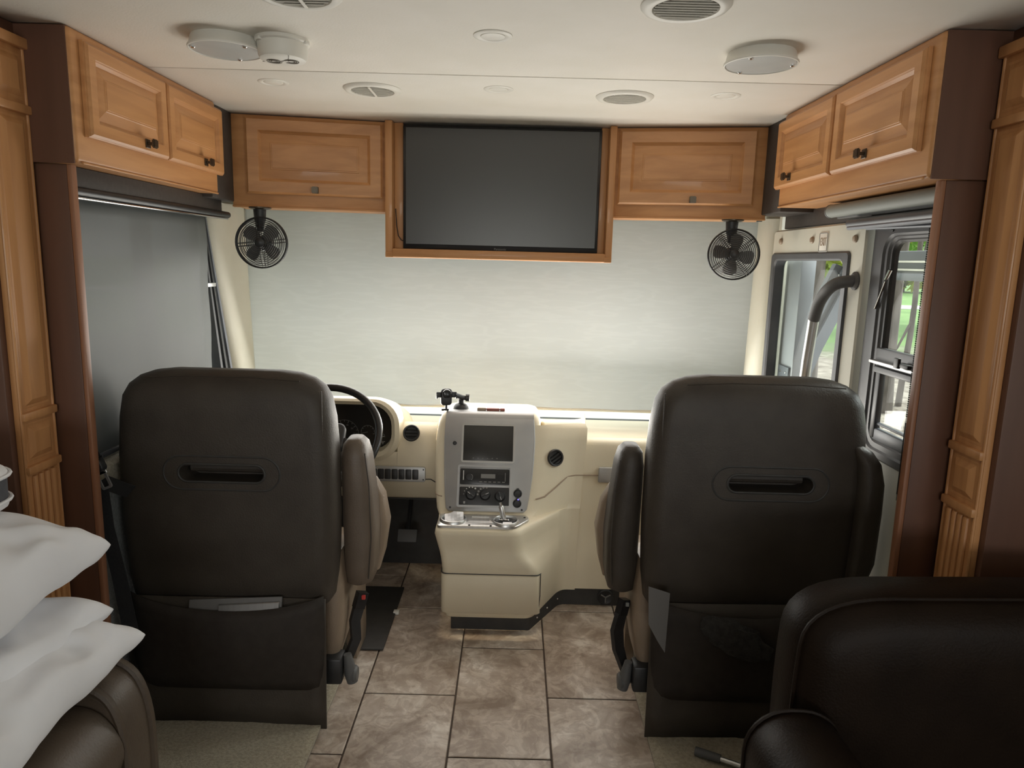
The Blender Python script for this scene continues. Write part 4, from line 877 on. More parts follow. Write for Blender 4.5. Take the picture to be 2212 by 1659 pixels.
# steering wheel
t = thing('steering_wheel', 'black steering wheel behind the driver seat back', 'steering wheel', (-0.742, 2.72, 0.80))
ta = 0.72; M = frame((-0.742, 2.715, 0.800), (1, 0, 0), (0, math.sin(ta), math.cos(ta)), (0, -math.cos(ta), math.sin(ta)))
b = NB(); torus(b, 0.222, 0.0155, 56, 12, M); obj('rim', b, BLACKG, t)
b = NB(); plate(b, 0.085, 0.065, 0.03, -0.03, -0.005, M, 0.01); obj('hub', b, BLACK, t)
for a in (-0.25, PI + 0.25, -PI / 2 - 0.45, -PI / 2 + 0.45):
    b = NB(); box(b, 0.06, 0.215, -0.022, 0.022, -0.026, -0.012, 0.005, 2, M @ Matrix.Rotation(a, 4, 'Z')); obj('spoke', b, BLACK, t)
b = NB(); tube(b, [M @ Vector((0, 0, -0.02)), M @ Vector((0, 0, -0.15)), M @ Vector((0, 0, -0.30))], [0.04, 0.05, 0.055], 16); obj('column', b, BLACK, t)

# things on the dash
t = thing('phone_mount', 'black dashboard phone holder on a suction foot atop the console', 'phone holder', (-0.235, 3.05, 0.85))
b = NB(); lathe(b, [(0.036, 0.853), (0.035, 0.859), (0.026, 0.869), (0.016, 0.875)], 24, Matrix.Translation((-0.222, 3.06, 0))); obj('suction_foot', b, BLACK, t)
b = NB(); tube(b, [(-0.222, 3.06, 0.868), (-0.222, 3.06, 0.892), (-0.215, 3.055, 0.902)], 0.014, 12); tube(b, [(-0.196, 3.06, 0.896), (-0.222, 3.045, 0.906), (-0.262, 3.015, 0.925)], [0.010, 0.0105, 0.011], 10); obj('arm', b, BLACK, t)
b = NB(); lathe(b, [(0.016, -0.008), (0.016, 0.008)], 16, frame((-0.193, 3.058, 0.900), (0, 1, 0), (0, 0, 1), (1, 0, 0))); obj('hinge_knob', b, BLACK, t)
Mh = frame((-0.281, 3.0, 0.912), (0.97, 0.22, 0), (0, 0.12, 0.99), (0.22, -0.97, 0.11))
b = NB(); plate(b, 0.024, 0.036, 0.014, -0.012, 0.008, Mh, 0.004); hd = obj('cradle', b, BLACK, t)
b = NB(); plate(b, 0.017, 0.017, 0.010, 0.006, 0.014, Mh @ Matrix.Translation((0.002, 0.014, 0)), 0.003); obj('trigger_pad', b, BLACKG, hd)
b = NB(); tube(b, [Mh @ Vector((0.017 * math.cos(a), 0.016 + 0.017 * math.sin(a), 0.013)) for a in [0.3 + 2.4 * i / 10 for i in range(11)]], 0.0012, 5); obj('chrome_arc', b, CHROME, hd)
for sx in (-1, 1):
    b = NB(); box(b, sx * 0.034 - 0.010, sx * 0.034 + 0.010, -0.002, 0.022, -0.006, 0.006, 0.002, 2, Mh); box(b, sx * 0.042 - 0.003, sx * 0.042 + 0.003, -0.006, 0.012, -0.006, 0.018, 0.002, 2, Mh); obj('side_clamp', b, BLACK, hd)
b = NB(); tube(b, [Mh @ Vector((0, -0.03, 0)), Mh @ Vector((0, -0.052, 0.002))], 0.005, 8); box(b, -0.022, 0.010, -0.058, -0.050, -0.004, 0.014, 0.002, 2, Mh); obj('bottom_rest', b, BLACK, hd)
t = thing('pocket_tool', 'flat red-brown pocket tool lying on top of the console', 'pocket knife', (-0.09, 3.02, 0.852))
b = NB(); box(b, -0.112, -0.028, 3.008, 3.028, 0.8535, 0.8645, 0.003); obj('handle', b, REDBR, t)
b = NB(); box(b, -0.148, -0.110, 3.010, 3.026, 0.8535, 0.8655, 0.003); obj('cap', b, TAN, t)
for x in (-0.108, -0.05):
    b = NB(); box(b, x - 0.0015, x + 0.0015, 3.0072, 3.0288, 0.8535, 0.8655); obj('band', b, CHROME, t)
b = NB(); M = frame((-0.218, 2.712, 0.468), (0.98, 0.12, 0.1), (-0.1, 0.75, 0.66), (0.04, -0.66, 0.75))
loft(b, [[M @ Vector((-0.038 + 0.076 * i / 6, -0.022 + 0.05 * j / 4 + 0.004 * (i == 3), 0.007 + 0.005 * math.sin(i * 1.1 + j))) for i in range(7)] for j in range(5)], closed=False)
o = obj('receipt', b, PAPER, flat=True); md = o.modifiers.new('thickness', 'SOLIDIFY'); md.thickness = 0.0012; setp(o, 'crumpled white paper slip lying in the cup holder on the driver side', 'paper')
b = NB(); box(b, -0.022, 0.014, 2.680, 2.712, 0.4625, 0.464, 0); setp(obj('paper_slip', b, PAPER), 'small white paper slip flat in the cup holder with the metal tube', 'paper')
t = thing('metal_tube', 'slim silver metal tube standing in the console cup holder', 'tube', (-0.02, 2.735, 0.463))
M = Matrix.Translation((-0.018, 2.735, 0.4625)) @ Matrix.Rotation(-0.22, 4, 'Y')
b = NB(); lathe(b, [(0.010, 0.002), (0.0105, 0.02), (0.0105, 0.058), (0.008, 0.062)], 16, M); obj('barrel', b, ALU, t)
b = NB(); lathe(b, [(0.0055, 0.06), (0.005, 0.076), (0.0005, 0.077)], 12, M); obj('tip', b, CHROME, t)
b = NB(); box(b, -0.022, 0.018, -0.010, 0.010, 0.0, 0.006, 0.002, 1, Matrix.Translation((-0.016, 2.735, 0.4625))); obj('foot', b, CHROME, t)

# ================================================================== captain's seats
def stadium(hx, hz, n=10):
    pts = []
    for s, a0 in ((1, -PI / 2), (-1, PI / 2)):
        for i in range(n + 1):
            a = a0 + PI * i / n; pts.append((s * (hx - hz) + hz * math.cos(a), hz * math.sin(a)))
    return pts
def seat(name, xc, ztop, s, label):
    """s = +1: aisle on +x side (driver), -1: aisle on -x side (passenger)"""
    t = thing(name, label, 'seat', (xc, 2.3, 0), 'captain seats')
    yb = 2.055                                    # rear face
    def sec(z, hx, d0, d1, r): return (z, xc, yb + (d0 + d1) / 2, hx, (d1 - d0) / 2, r)
    k = ztop - 1.163
    b = NB()
    softbox(b, [sec(0.42 + k, 0.300, 0.03, 0.13, 0.05), sec(0.45 + k, 0.318, 0.008, 0.15, 0.06), sec(0.52 + k, 0.326, 0.0, 0.16, 0.06), sec(0.70 + k, 0.331, -0.006, 0.165, 0.06), sec(0.90 + k, 0.330, -0.005, 0.165, 0.06),
                sec(1.02 + k, 0.323, 0.0, 0.16, 0.06), sec(1.085 + k, 0.312, 0.004, 0.155, 0.06), sec(1.118 + k, 0.295, 0.012, 0.15, 0.06), sec(1.142 + k, 0.265, 0.026, 0.138, 0.055), sec(1.156 + k, 0.225, 0.044, 0.122, 0.04), sec(1.163 + k, 0.17, 0.066, 0.105, 0.02)], 6)
    zs = 0.853 + k * 0.5; xs_ = xc + (0.0 if s > 0 else 0.03)
    c = NB(); loft(c, [[Vector((xs_ + u * q, y, zs + v * q)) for u, v in stadium(0.128, 0.026)] for y, q in ((yb - 0.05, 1.06), (yb + 0.0, 1.0), (yb + 0.075, 0.96))])
    b = carve(b, c)
    o = obj('backrest', b, LEATHB, t, angle=50)
    b = NB()
    for (hx, hz, r, dy) in ((0.130, 0.0275, 0.004, -0.006), (0.175, 0.052, 0.0035, -0.0045)):
        tube(b, [(xs_ + u, yb + dy, zs + v) for u, v in stadium(hx, hz, 12)], r, 6, closed=True)
    obj('grip_surround', b, BLACKM, o)
    b = NB(); tube(b, [(xs_ - 0.11, yb + 0.045, zs + 0.004), (xs_ + 0.11, yb + 0.045, zs + 0.004)], 0.014, 10); obj('grip_bar', b, LEATHB, o)
    # seam over the top of the backrest
    b = NB(); tube(b, [(xc + sx * 0.300, yb + 0.012, z + k) for sx in (s,) for z in (0.55, 0.75, 0.95, 1.07, 1.115)] , 0.0022, 5)
    tube(b, [(xc - 0.235, yb + 0.016, 1.143 + k), (xc - 0.1, yb + 0.020, 1.150 + k), (xc + 0.1, yb + 0.020, 1.150 + k), (xc + 0.235, yb + 0.016, 1.143 + k)], 0.0022, 5)
    obj('seam', b, LEATHB, o)
    # pocket and hanging skirt
    b = NB(); rings = []
    for i in range(9):
        f = i / 8; row = []
        for j in range(17):
            g = j / 16 * 2 - 1; sag = 0.045 * (1 - g * g)
            z = (0.475 + k - sag) * (1 - f) + 0.145 * f
            row.append(Vector((xc + g * 0.300 * (1 - 0.02 * f), yb - 0.008 - 0.040 * math.sin(PI * min(1, f * 0.75 + 0.22)) * (1 - g ** 4), z)))
        rings.append(row)
    loft(b, rings, closed=False); o2 = obj('back_pocket', b, POCKET, t, angle=80); md = o2.modifiers.new('thickness', 'SOLIDIFY'); md.thickness = 0.005
    b = NB(); rings = []
    for i in range(7):
        f = i / 6
        rings.append([Vector((xc + g * 0.303, yb - 0.004 - 0.012 * f + 0.004 * math.sin(g * 3 + f * 2), 0.46 + k - (0.446 + k) * f)) for g in [-1 + 2 * j / 12 for j in range(13)]])
    loft(b, rings, closed=False); o3 = obj('skirt', b, LEATHB, t, angle=80); md = o3.modifiers.new('thickness', 'SOLIDIFY'); md.thickness = 0.006; md.offset = 1
    # cushion and pedestal
    b = NB(); softbox(b, [(0.27, xc, 2.40, 0.285, 0.20, 0.06), (0.30, xc, 2.40, 0.305, 0.235, 0.07), (0.40, xc, 2.40, 0.308, 0.245, 0.08), (0.455, xc, 2.40, 0.295, 0.235, 0.08), (0.475, xc, 2.40, 0.25, 0.19, 0.07)], 6); obj('cushion', b, LEATHT, t, angle=60)
    b = NB(); softbox(b, [(0.44, xc, 2.215, 0.275, 0.05, 0.03), (0.75, xc, 2.215, 0.275, 0.05, 0.03), (1.05, xc, 2.21, 0.26, 0.04, 0.03)], 4); obj('front_padding', b, LEATHT, t)
    b = NB(); box(b, xc - 0.20, xc + 0.20, 2.20, 2.56, 0.016, 0.22, 0.01); obj('pedestal', b, GCARPET, t)
    b = NB(); px = xc + s * 0.295
    loft(b, [[Vector((px + s * dx, y, z)) for y, z in ((2.44, 0.015), (2.60, 0.015), (2.615, 0.06), (2.615, 0.30), (2.44, 0.30))] for dx in (-0.02, 0.015)]); obj('side_skirt', b, LEATHT, t)
    b = NB()      # wrinkled side bolster below the armrest
    softbox(b, [(0.16, xc + s * 0.275, 2.19, 0.03, 0.05, 0.02), (0.24, xc + s * 0.293, 2.21, 0.035, 0.08, 0.03), (0.34, xc + s * 0.300, 2.24, 0.04, 0.12, 0.03), (0.45, xc + s * 0.300, 2.25, 0.038, 0.12, 0.03), (0.56, xc + s * 0.295, 2.22, 0.03, 0.08, 0.02)], 5); obj('side_bolster', b, LEATHT, t, angle=60)
    # folded-up armrests
    if s < 0:
        b = NB(); softbox(b, [(0.56, 1.070, 2.06, 0.03, 0.035, 0.02), (0.62, 1.078, 2.06, 0.036, 0.045, 0.025), (0.78, 1.082, 2.06, 0.036, 0.05, 0.03), (0.87, 1.080, 2.06, 0.036, 0.05, 0.03), (0.93, 1.070, 2.062, 0.033, 0.045, 0.028), (0.965, 1.052, 2.066, 0.026, 0.036, 0.022), (0.978, 1.042, 2.068, 0.014, 0.02, 0.012)], 6); obj('armrest', b, LEATHB, t, angle=70)
    for q in (s,):
        ax = xc + q * 0.375; b = NB(); zz = 0.0
        softbox(b, [(0.425 + zz, ax - q * 0.005, 2.25, 0.028, 0.05, 0.03), (0.440 + zz, ax, 2.25, 0.044, 0.075, 0.04), (0.50 + zz, ax + q * 0.002, 2.255, 0.051, 0.085, 0.045), (0.62 + zz, ax + q * 0.003, 2.262, 0.053, 0.092, 0.045), (0.75 + zz, ax - q * 0.003, 2.25, 0.049, 0.082, 0.045), (0.86 + zz, ax - q * 0.008, 2.24, 0.044, 0.075, 0.042), (0.905 + zz, ax - q * 0.010, 2.235, 0.036, 0.06, 0.034), (0.922 + zz, ax - q * 0.011, 2.235, 0.022, 0.04, 0.02)], 6)
        ar = obj('armrest', b, LEATHB if s < 0 else LEATHM, t, angle=70)
        b = NB(); softbox(b, [(0.44 + zz, ax + q * 0.03, 2.315, 0.02, 0.03, 0.018), (0.50 + zz, ax + q * 0.036, 2.33, 0.030, 0.045, 0.025), (0.60 + zz, ax + q * 0.042, 2.345, 0.036, 0.055, 0.03), (0.70 + zz, ax + q * 0.034, 2.335, 0.030, 0.045, 0.025), (0.76 + zz, ax + q * 0.022, 2.315, 0.016, 0.03, 0.014)], 5); obj('arm_pad', b, LEATHT, ar, angle=60)
        b = NB(); tube(b, [(ax + q * 0.036, 2.18, 0.46 + zz), (ax + q * 0.047, 2.175, 0.60 + zz), (ax + q * 0.042, 2.172, 0.78 + zz), (ax + q * 0.030, 2.172, 0.885 + zz)], 0.0025, 5); obj('piping', b, LEATHB, ar)
    # recliner hinge and knob on the aisle side
    hx = xc + s * 0.325
    b = NB(); box(b, min(hx - s * 0.05, hx + s * 0.012), max(hx - s * 0.05, hx + s * 0.012), 2.10, 2.17, 0.125, 0.215, 0.008); obj('hinge_cover', b, BLACK, t)
    b = NB(); tube(b, [(hx + s * 0.024, 2.135, 0.215), (hx + s * 0.034, 2.135, 0.15), (hx + s * 0.040, 2.135, 0.118)], [0.013, 0.021, 0.018], 12); lathe(b, [(0.026, -0.006), (0.028, 0.004), (0.022, 0.012), (0.0005, 0.013)], 18, frame((hx + s * 0.044, 2.14, 0.143), (0, 1, 0), (0, 0, 1), (s, 0, 0))); obj('recline_knob', b, RUBBER, t)
    return t
seat('captain_seat', -0.865, 1.150, 1, 'brown leather captain seat behind the steering wheel, seen from its back')
seat('captain_seat', 0.754, 1.170, -1, 'brown leather captain seat in front of the entry door, seen from its back')
# seat belt buckles on stalks
def buckle(pts, width, label, red):
    t = thing('belt_buckle', label, 'buckle', pts[-1])
    b = NB(); strap(b, pts, (0.8, 0.6, 0), width, 0.017); obj('stalk', b, BLACK, t)
    e = Vector(pts[0]); d = (Vector(pts[0]) - Vector(pts[1])).normalized()
    b = NB(); strap(b, [e - d * 0.004, e + d * 0.05], (0.8, 0.6, 0), 0.036, 0.026); obj('head', b, BLACKG, t)
    b = NB(); q = e + d * 0.043 + Vector((0.008, -0.016, 0)); box(b, q.x - 0.006, q.x + 0.006, q.y - 0.002, q.y + 0.006, q.z - 0.012, q.z + 0.002, 0.001, 1); obj('release_button', b, RED if red else PRINTD, t)
buckle([(-0.494, 2.21, 0.345), (-0.505, 2.20, 0.30), (-0.500, 2.19, 0.24), (-0.525, 2.17, 0.175), (-0.545, 2.16, 0.13)], [0.036, 0.034, 0.032, 0.028, 0.022], 'black seat belt buckle with a red button beside the driver seat', True)
buckle([(0.385, 2.21, 0.345), (0.372, 2.20, 0.29), (0.378, 2.19, 0.23), (0.400, 2.17, 0.165), (0.415, 2.16, 0.125)], [0.040, 0.046, 0.040, 0.026, 0.022], 'black seat belt buckle beside the passenger seat', False)
b = NB(); tube(b, [(-0.530, 2.20, 0.20), (-0.512, 2.19, 0.155), (-0.508, 2.185, 0.125), (-0.512, 2.185, 0.11)], [0.002, 0.003, 0.006, 0.005], 8); setp(obj('pull_cord', b, BLACK), 'short black pull cord dangling beside the driver seat hinge', 'cord')
# what sticks out of the pockets
t = thing('magazine', 'grey folded magazine sticking out of the driver seat pocket', 'magazine', (-0.80, 2.02, 0.45))
b = NB(); M = frame((-0.865, 2.030, 0.400), (0.99, 0, 0.06), (0, 0.25, 0.97), (0, -0.97, 0.25)); box(b, -0.115, 0.175, 0.0, 0.050, -0.004, 0.004, 0.001, 1, M); obj('pages', b, PAPERG, t)
b = NB(); M = frame((-0.80, 2.020, 0.394), (0.99, 0, 0.075), (0, 0.2, 0.98), (0, -0.98, 0.2)); box(b, -0.085, 0.105, 0.012, 0.047, -0.005, 0.005, 0.002, 1, M); obj('cover', b, ALU, t, label='shiny grey cover')
b = NB(); loft(b, [[Vector((0.426, 1.995, 0.545)), Vector((0.490, 1.990, 0.528)), Vector((0.486, 1.988, 0.335)), Vector((0.460, 1.988, 0.375)), Vector((0.432, 1.992, 0.425))], [Vector((0.426, 1.998, 0.545)), Vector((0.490, 1.993, 0.528)), Vector((0.486, 1.991, 0.335)), Vector((0.460, 1.991, 0.375)), Vector((0.432, 1.995, 0.425))]])
setp(obj('card', b, PAPERG), 'pale grey card tucked at the edge of the passenger seat back', 'card')
b = NB()
for i in range(1):
    q = bmesh.new(); bmesh.ops.create_icosphere(q, subdivisions=4, radius=1)
    for v in q.verts:
        n_ = noise.noise(v.co * 2.2) * 0.25 + noise.noise(v.co * 9) * 0.10
        v.co = Vector((0.70 + v.co.x * 0.105 * (1 + n_), 1.990 + v.co.y * 0.022 * (1 + n_), 0.385 - 0.12 * v.co.x * 0.4 + v.co.z * 0.055 * (1 + n_)))
    merge(b, q)
setp(obj('fleece_cloth', b, FLUFF), 'bunched grey fleece cloth in the passenger seat pocket', 'cloth')

# ================================================================== carpets and side ledges
b = NB()
def carpet(x0, x1, y0, y1, label):
    b = NB(); rings = []
    nx, ny = 24, 40
    for j in range(ny + 1):
        rings.append([Vector((x0 + (x1 - x0) * i / nx, y0 + (y1 - y0) * j / ny, 0.014 + 0.003 * noise.noise(Vector((i * 0.9, j * 0.9, x0))))) for i in range(nx + 1)])
    loft(b, rings, closed=False); o = obj('carpet', b, CARPET, angle=180); md = o.modifiers.new('thickness', 'SOLIDIFY'); md.thickness = 0.0125; md.offset = -1
    setp(o, label, 'carpet')
carpet(-1.25, -0.580, 0.9, 2.58, 'beige pile carpet under the driver seat')
carpet(0.462, 1.13, 0.9, 2.60, 'beige pile carpet under the passenger seat')
t = thing('side_ledge', 'carpeted ledge along the wall beside the driver seat', 'ledge', (-1.245, 2.42, 0))
b = NB(); softbox(b, [(0.80, -1.247, 2.42, 0.041, 0.49, 0.01), (0.855, -1.247, 2.42, 0.041, 0.49, 0.012), (0.870, -1.247, 2.42, 0.030, 0.47, 0.012)], 4); obj('top', b, CARPET, t, label='beige carpeted top')
b = NB(); softbox(b, [(0.001, -1.247, 2.42, 0.039, 0.485, 0.01), (0.80, -1.247, 2.42, 0.039, 0.485, 0.01)], 4); obj('side_panel', b, GCARPET, t, label='grey carpeted side')

# driver seat belt with its latch plate
t = thing('seat_belt', 'black seat belt with steel latch plate hanging by the driver side shade', 'seat belt', (-1.19, 1.99, 0.9))
b = NB(); strap(b, [(-1.30, 1.965, 1.10), (-1.235, 1.96, 0.985), (-1.196, 1.955, 0.905)], (0.8, 0.3, 0.5), [0.05, 0.052, 0.055], 0.003); obj('shoulder_webbing', b, BELT, t)
b = NB(); strap(b, [(-1.172, 1.955, 0.845), (-1.150, 2.03, 0.795), (-1.11, 2.13, 0.735)], (0.7, 0.2, 0.5), 0.047, 0.003); strap(b, [(-1.178, 1.962, 0.84), (-1.172, 1.966, 0.70), (-1.150, 1.97, 0.55), (-1.13, 1.98, 0.35)], (1, 0.1, 0.1), [0.038, 0.04, 0.042, 0.045], 0.003); obj('lap_webbing', b, BELT, t)
Ml = frame((-1.176, 1.945, 0.862), (0.92, 0, 0.38), (-0.38, 0, 0.92), (0, -1, 0))
b = NB(); plate(b, 0.036, 0.020, 0.012, -0.012, 0.012, Ml @ Matrix.Translation((-0.004, 0.028, 0)), 0.003); box(b, -0.034, 0.045, 0.046, 0.052, -0.006, 0.006, 0.002, 1, Ml); obj('latch_cover', b, BLACK, t)
b = NB(); ringplate(b, 0.016, 0.026, 0.007, 0.007, -0.002, 0.002, Ml @ Matrix.Translation((0.012, -0.018, 0))); box(b, -0.034, 0.032, 0.0, 0.010, -0.002, 0.002, 0.001, 1, Ml); obj('latch_plate', b, STEEL, t)

# ================================================================== sofa with pillows
t = thing('sofa', 'brown leather sofa under the stacked white pillows', 'sofa', (-1.3, 0.7, 0))
b = NB(); box(b, -1.84, -0.86, -0.6, 1.36, 0.02, 0.40, 0.02); obj('base', b, LEATHS, t)
b = NB(); loft(b, [[Vector((x, y, z)) for x, z in fillet_xz] for y, fillet_xz in [(yy_, [(v.x, v.z) for v in fillet([Vector((-1.5, 0, 0.36)), Vector((-0.835, 0, 0.36)), Vector((-0.80, 0, 0.45)), Vector((-0.86, 0, 0.545)), Vector((-1.5, 0, 0.545))], [0, .03, .05, .05, 0], 5)]) for yy_ in (-0.55, 1.36)]]); obj('seat_cushion', b, LEATHS, t)
b = NB(); loft(b, [[Vector((x, y, z)) for x, z in [(v.x, v.z) for v in fillet([Vector((-1.5, 0, 0.10)), Vector((-0.82, 0, 0.10)), Vector((-0.79, 0, 0.22)), Vector((-0.815, 0, 0.345)), Vector((-1.5, 0, 0.345))], [0, .03, .05, .05, 0], 5)]] for y in (-0.55, 1.36)]); obj('front_roll', b, LEATHS, t)
b = NB(); softbox(b, [(0.40, -1.72, 0.4, 0.12, 0.95, 0.06), (0.85, -1.75, 0.4, 0.09, 0.95, 0.06), (0.90, -1.76, 0.4, 0.05, 0.93, 0.04)], 5); obj('backrest', b, LEATHS, t)
prof = fillet([Vector((-1.80, 0, 0.035)), Vector((-1.80, 0, 0.59)), Vector((-0.86, 0, 0.585)), Vector((-0.812, 0, 0.48)), Vector((-0.815, 0, 0.035))], [0, 0.06, 0.08, 0.10, 0], 7)
b = NB(); loft(b, [[Vector((p.x, y, p.z - dz)) for p in prof] for y, dz in ((1.365, 0.012), (1.38, 0.0), (1.47, 0.0), (1.485, 0.012))]); ar = obj('armrest', b, LEATHS, t, angle=50)
b = NB(); tube(b, [Vector((p.x, 1.372, p.z + 0.002)) for p in prof], 0.010, 8); tube(b, [Vector((p.x, 1.478, p.z + 0.002)) for p in prof], 0.010, 8); obj('piping', b, LEATHS, ar)

def pillow(name, w, d, h, M, m, label, seed=0, wr=1.0, n=34, pinch=0.10, gusset=None):
    b = bmesh.new(); top = {}; bot = {}
    for i in range(n + 1):
        for j in range(n + 1):
            u = -1 + 2 * i / n; v = -1 + 2 * j / n
            u = math.sin(u * PI / 2) * 0.55 + u * 0.45; v = math.sin(v * PI / 2) * 0.55 + v * 0.45
            x = u * w / 2 * (1 - pinch * (1 - v * v)); y = v * d / 2 * (1 - pinch * (1 - u * u))
            e = max(0.0, (1 - u * u) * (1 - v * v)); th = h / 2 * e ** 0.30
            edge = (1 - e) * (e > 0)
            q = Vector((u * 3.1 + seed, v * 3.1, seed * 1.7))
            wk = wr * 1.5 * (0.016 * noise.noise(q) + 0.012 * edge * math.sin(9 * (u - v) + 5 * noise.noise(q * 0.7)) * e ** 0.3 + 0.006 * noise.noise(q * 3) * e ** 0.3 + 0.009 * (1 - e) * math.sin(13 * u * (0.6 + 0.4 * v) + 11 * v + 6 * noise.noise(q * 0.9)) * e ** 0.25)
            top[i, j] = b.verts.new((x, y, th + wk))
            bot[i, j] = top[i, j] if (i in (0, n) or j in (0, n)) else b.verts.new((x, y, -th * 0.75 + wk * 0.5))
    for i in range(n):
        for j in range(n):
            b.faces.new((top[i, j], top[i + 1, j], top[i + 1, j + 1], top[i, j + 1]))
            try: b.faces.new((bot[i, j + 1], bot[i + 1, j + 1], bot[i + 1, j], bot[i, j]))
            except ValueError: pass
    bmesh.ops.transform(b, matrix=M, verts=b.verts)
    return b
def place(name, w, d, h, loc, rot, label, seed, group='white bed pillows', **kw):
    M = Matrix.Translation(loc) @ Matrix.Rotation(rot[2], 4, 'Z') @ Matrix.Rotation(rot[1], 4, 'Y') @ Matrix.Rotation(rot[0], 4, 'X')
    o = obj(name, pillow(name, w, d, h, M, COTTON, label, seed, **kw), COTTON, angle=180); subsurf(o, 1)
    return setp(o, label, 'pillow', group)
place('pillow', 0.74, 0.66, 0.21, (-1.155, 1.125, 0.660), (0.02, 0.03, 0.05), 'white pillow, lowest of the stack on the brown sofa', 1.3)
place('pillow', 0.74, 0.66, 0.20, (-1.225, 1.125, 0.715), (0.05, 0.05, 0.03), 'white pillow, second from the bottom of the sofa stack', 4.1)
place('pillow', 0.76, 0.62, 0.26, (-1.238, 1.16, 0.868), (0.04, 0.05, 0.05), 'plump white pillow, third up, with one pointed corner beside the pilaster', 7.7)
t = thing('cushion', 'white cushion with a dark grey side band on top of the stack', 'cushion', (-1.36, 1.2, 1.02))
M = Matrix.Translation((-1.315, 1.19, 1.030)) @ Matrix.Rotation(0.08, 4, 'Z') @ Matrix.Rotation(0.03, 4, 'Y')
b = NB(); softbox(b, [(-0.052, 0, 0, 0.295, 0.215, 0.06), (-0.046, 0, 0, 0.303, 0.222, 0.06), (-0.030, 0, 0, 0.306, 0.225, 0.06)], 6, M); softbox(b, [(0.020, 0, 0, 0.306, 0.225, 0.06), (0.032, 0, 0, 0.300, 0.22, 0.06), (0.046, 0, 0, 0.26, 0.18, 0.06), (0.052, 0, 0, 0.18, 0.12, 0.05)], 6, M); obj('cover', b, COTTON, t, angle=60)
b = NB(); softbox(b, [(-0.032, 0, 0, 0.303, 0.222, 0.06), (0.022, 0, 0, 0.303, 0.222, 0.06)], 6, M); obj('side_band', b, COTTOND, t, label='dark grey side band')
b = NB()
for z in (-0.031, 0.021): tube(b, [M @ p for p in rrect(0.307, 0.226, 0.06, 6, z)], 0.004, 6, closed=True)
obj('piping', b, COTTON, t)

# ================================================================== dark recliner in the corner
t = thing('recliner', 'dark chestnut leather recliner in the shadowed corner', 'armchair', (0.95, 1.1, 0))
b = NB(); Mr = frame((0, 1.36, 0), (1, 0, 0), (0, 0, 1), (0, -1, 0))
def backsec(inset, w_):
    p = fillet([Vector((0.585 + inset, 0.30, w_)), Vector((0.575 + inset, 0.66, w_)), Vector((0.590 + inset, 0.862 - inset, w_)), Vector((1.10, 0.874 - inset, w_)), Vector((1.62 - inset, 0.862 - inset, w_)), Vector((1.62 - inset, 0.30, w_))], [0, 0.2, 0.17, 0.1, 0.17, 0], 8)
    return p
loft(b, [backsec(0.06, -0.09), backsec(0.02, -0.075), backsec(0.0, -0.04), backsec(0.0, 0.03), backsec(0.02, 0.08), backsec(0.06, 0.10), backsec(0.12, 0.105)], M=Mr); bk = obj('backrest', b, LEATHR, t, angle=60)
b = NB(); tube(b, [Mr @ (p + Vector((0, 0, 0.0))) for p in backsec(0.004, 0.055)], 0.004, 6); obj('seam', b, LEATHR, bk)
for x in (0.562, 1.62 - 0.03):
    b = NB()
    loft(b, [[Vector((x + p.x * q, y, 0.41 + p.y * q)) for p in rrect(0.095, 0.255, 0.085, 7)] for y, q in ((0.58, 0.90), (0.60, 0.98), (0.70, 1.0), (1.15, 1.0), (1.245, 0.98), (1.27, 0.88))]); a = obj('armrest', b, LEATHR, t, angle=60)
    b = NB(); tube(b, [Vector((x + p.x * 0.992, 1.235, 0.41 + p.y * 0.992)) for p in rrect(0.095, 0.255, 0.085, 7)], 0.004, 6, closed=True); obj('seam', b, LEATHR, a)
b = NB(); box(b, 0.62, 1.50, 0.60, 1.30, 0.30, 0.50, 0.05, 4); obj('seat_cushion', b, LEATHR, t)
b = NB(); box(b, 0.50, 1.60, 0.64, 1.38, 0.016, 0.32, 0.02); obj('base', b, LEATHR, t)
t = thing('metal_rod', 'short grey metal rod lying on the carpet before the recliner', 'rod', (0.65, 1.92, 0.03))
b = NB(); tube(b, [(0.592, 1.957, 0.030), (0.66, 1.922, 0.030)], 0.013, 12); obj('grip', b, RUBBER, t)
b = NB(); tube(b, [(0.66, 1.922, 0.030), (0.76, 1.87, 0.030)], 0.0085, 10); obj('shaft', b, ALU, t)

# ================================================================== outdoors
b = NB(); loft(b, [circ(260, 64, -0.92), circ(0.01, 64, -0.92)], cap0=False, cap1=False); o = obj('ground', b, GROUND); setp(o, kind='structure')
b = NB(); loft(b, [[Vector((14 + x, 47 + 0.05 * x + q, -0.90)) for x in range(-90, 60, 8)] for q in (-2.5, 2.0)], closed=False); o = obj('path', b, PATHM); setp(o, kind='structure')
# awning beyond the entry door
t = thing('window_awning', 'folded dark awning roller outside the entry door with a bent support arm', 'awning', (1.5, 3.0, 1.3))
b = NB(); box(b, 1.52, 1.60, 0.3, 3.36, 1.462, 1.575, 0.01); obj('roller_case', b, DGREY, t)
for z in (1.502, 1.533):
    b = NB(); box(b, 1.512, 1.53, 0.3, 3.35, z - 0.004, z + 0.004, 0.002); obj('light_strip', b, WHITEP, t)
b = NB(); box(b, 1.515, 1.53, 0.3, 3.355, 1.46, 1.49, 0.004); obj('lead_rail', b, MGREY, t)
b = NB(); strap(b, [(1.30, 3.30, 0.50), (1.30, 3.30, 1.02), (1.345, 3.30, 1.14), (1.50, 3.30, 1.505)], (0.9, 0.0, -0.35), 0.085, 0.04); obj('arm_channel', b, DGREY, t)
b = NB(); strap(b, [(1.365, 3.285, 0.50), (1.365, 3.285, 1.02), (1.405, 3.285, 1.14), (1.548, 3.285, 1.475)], (0.9, 0.0, -0.35), 0.05, 0.05); obj('arm_face', b, MGREY, t)
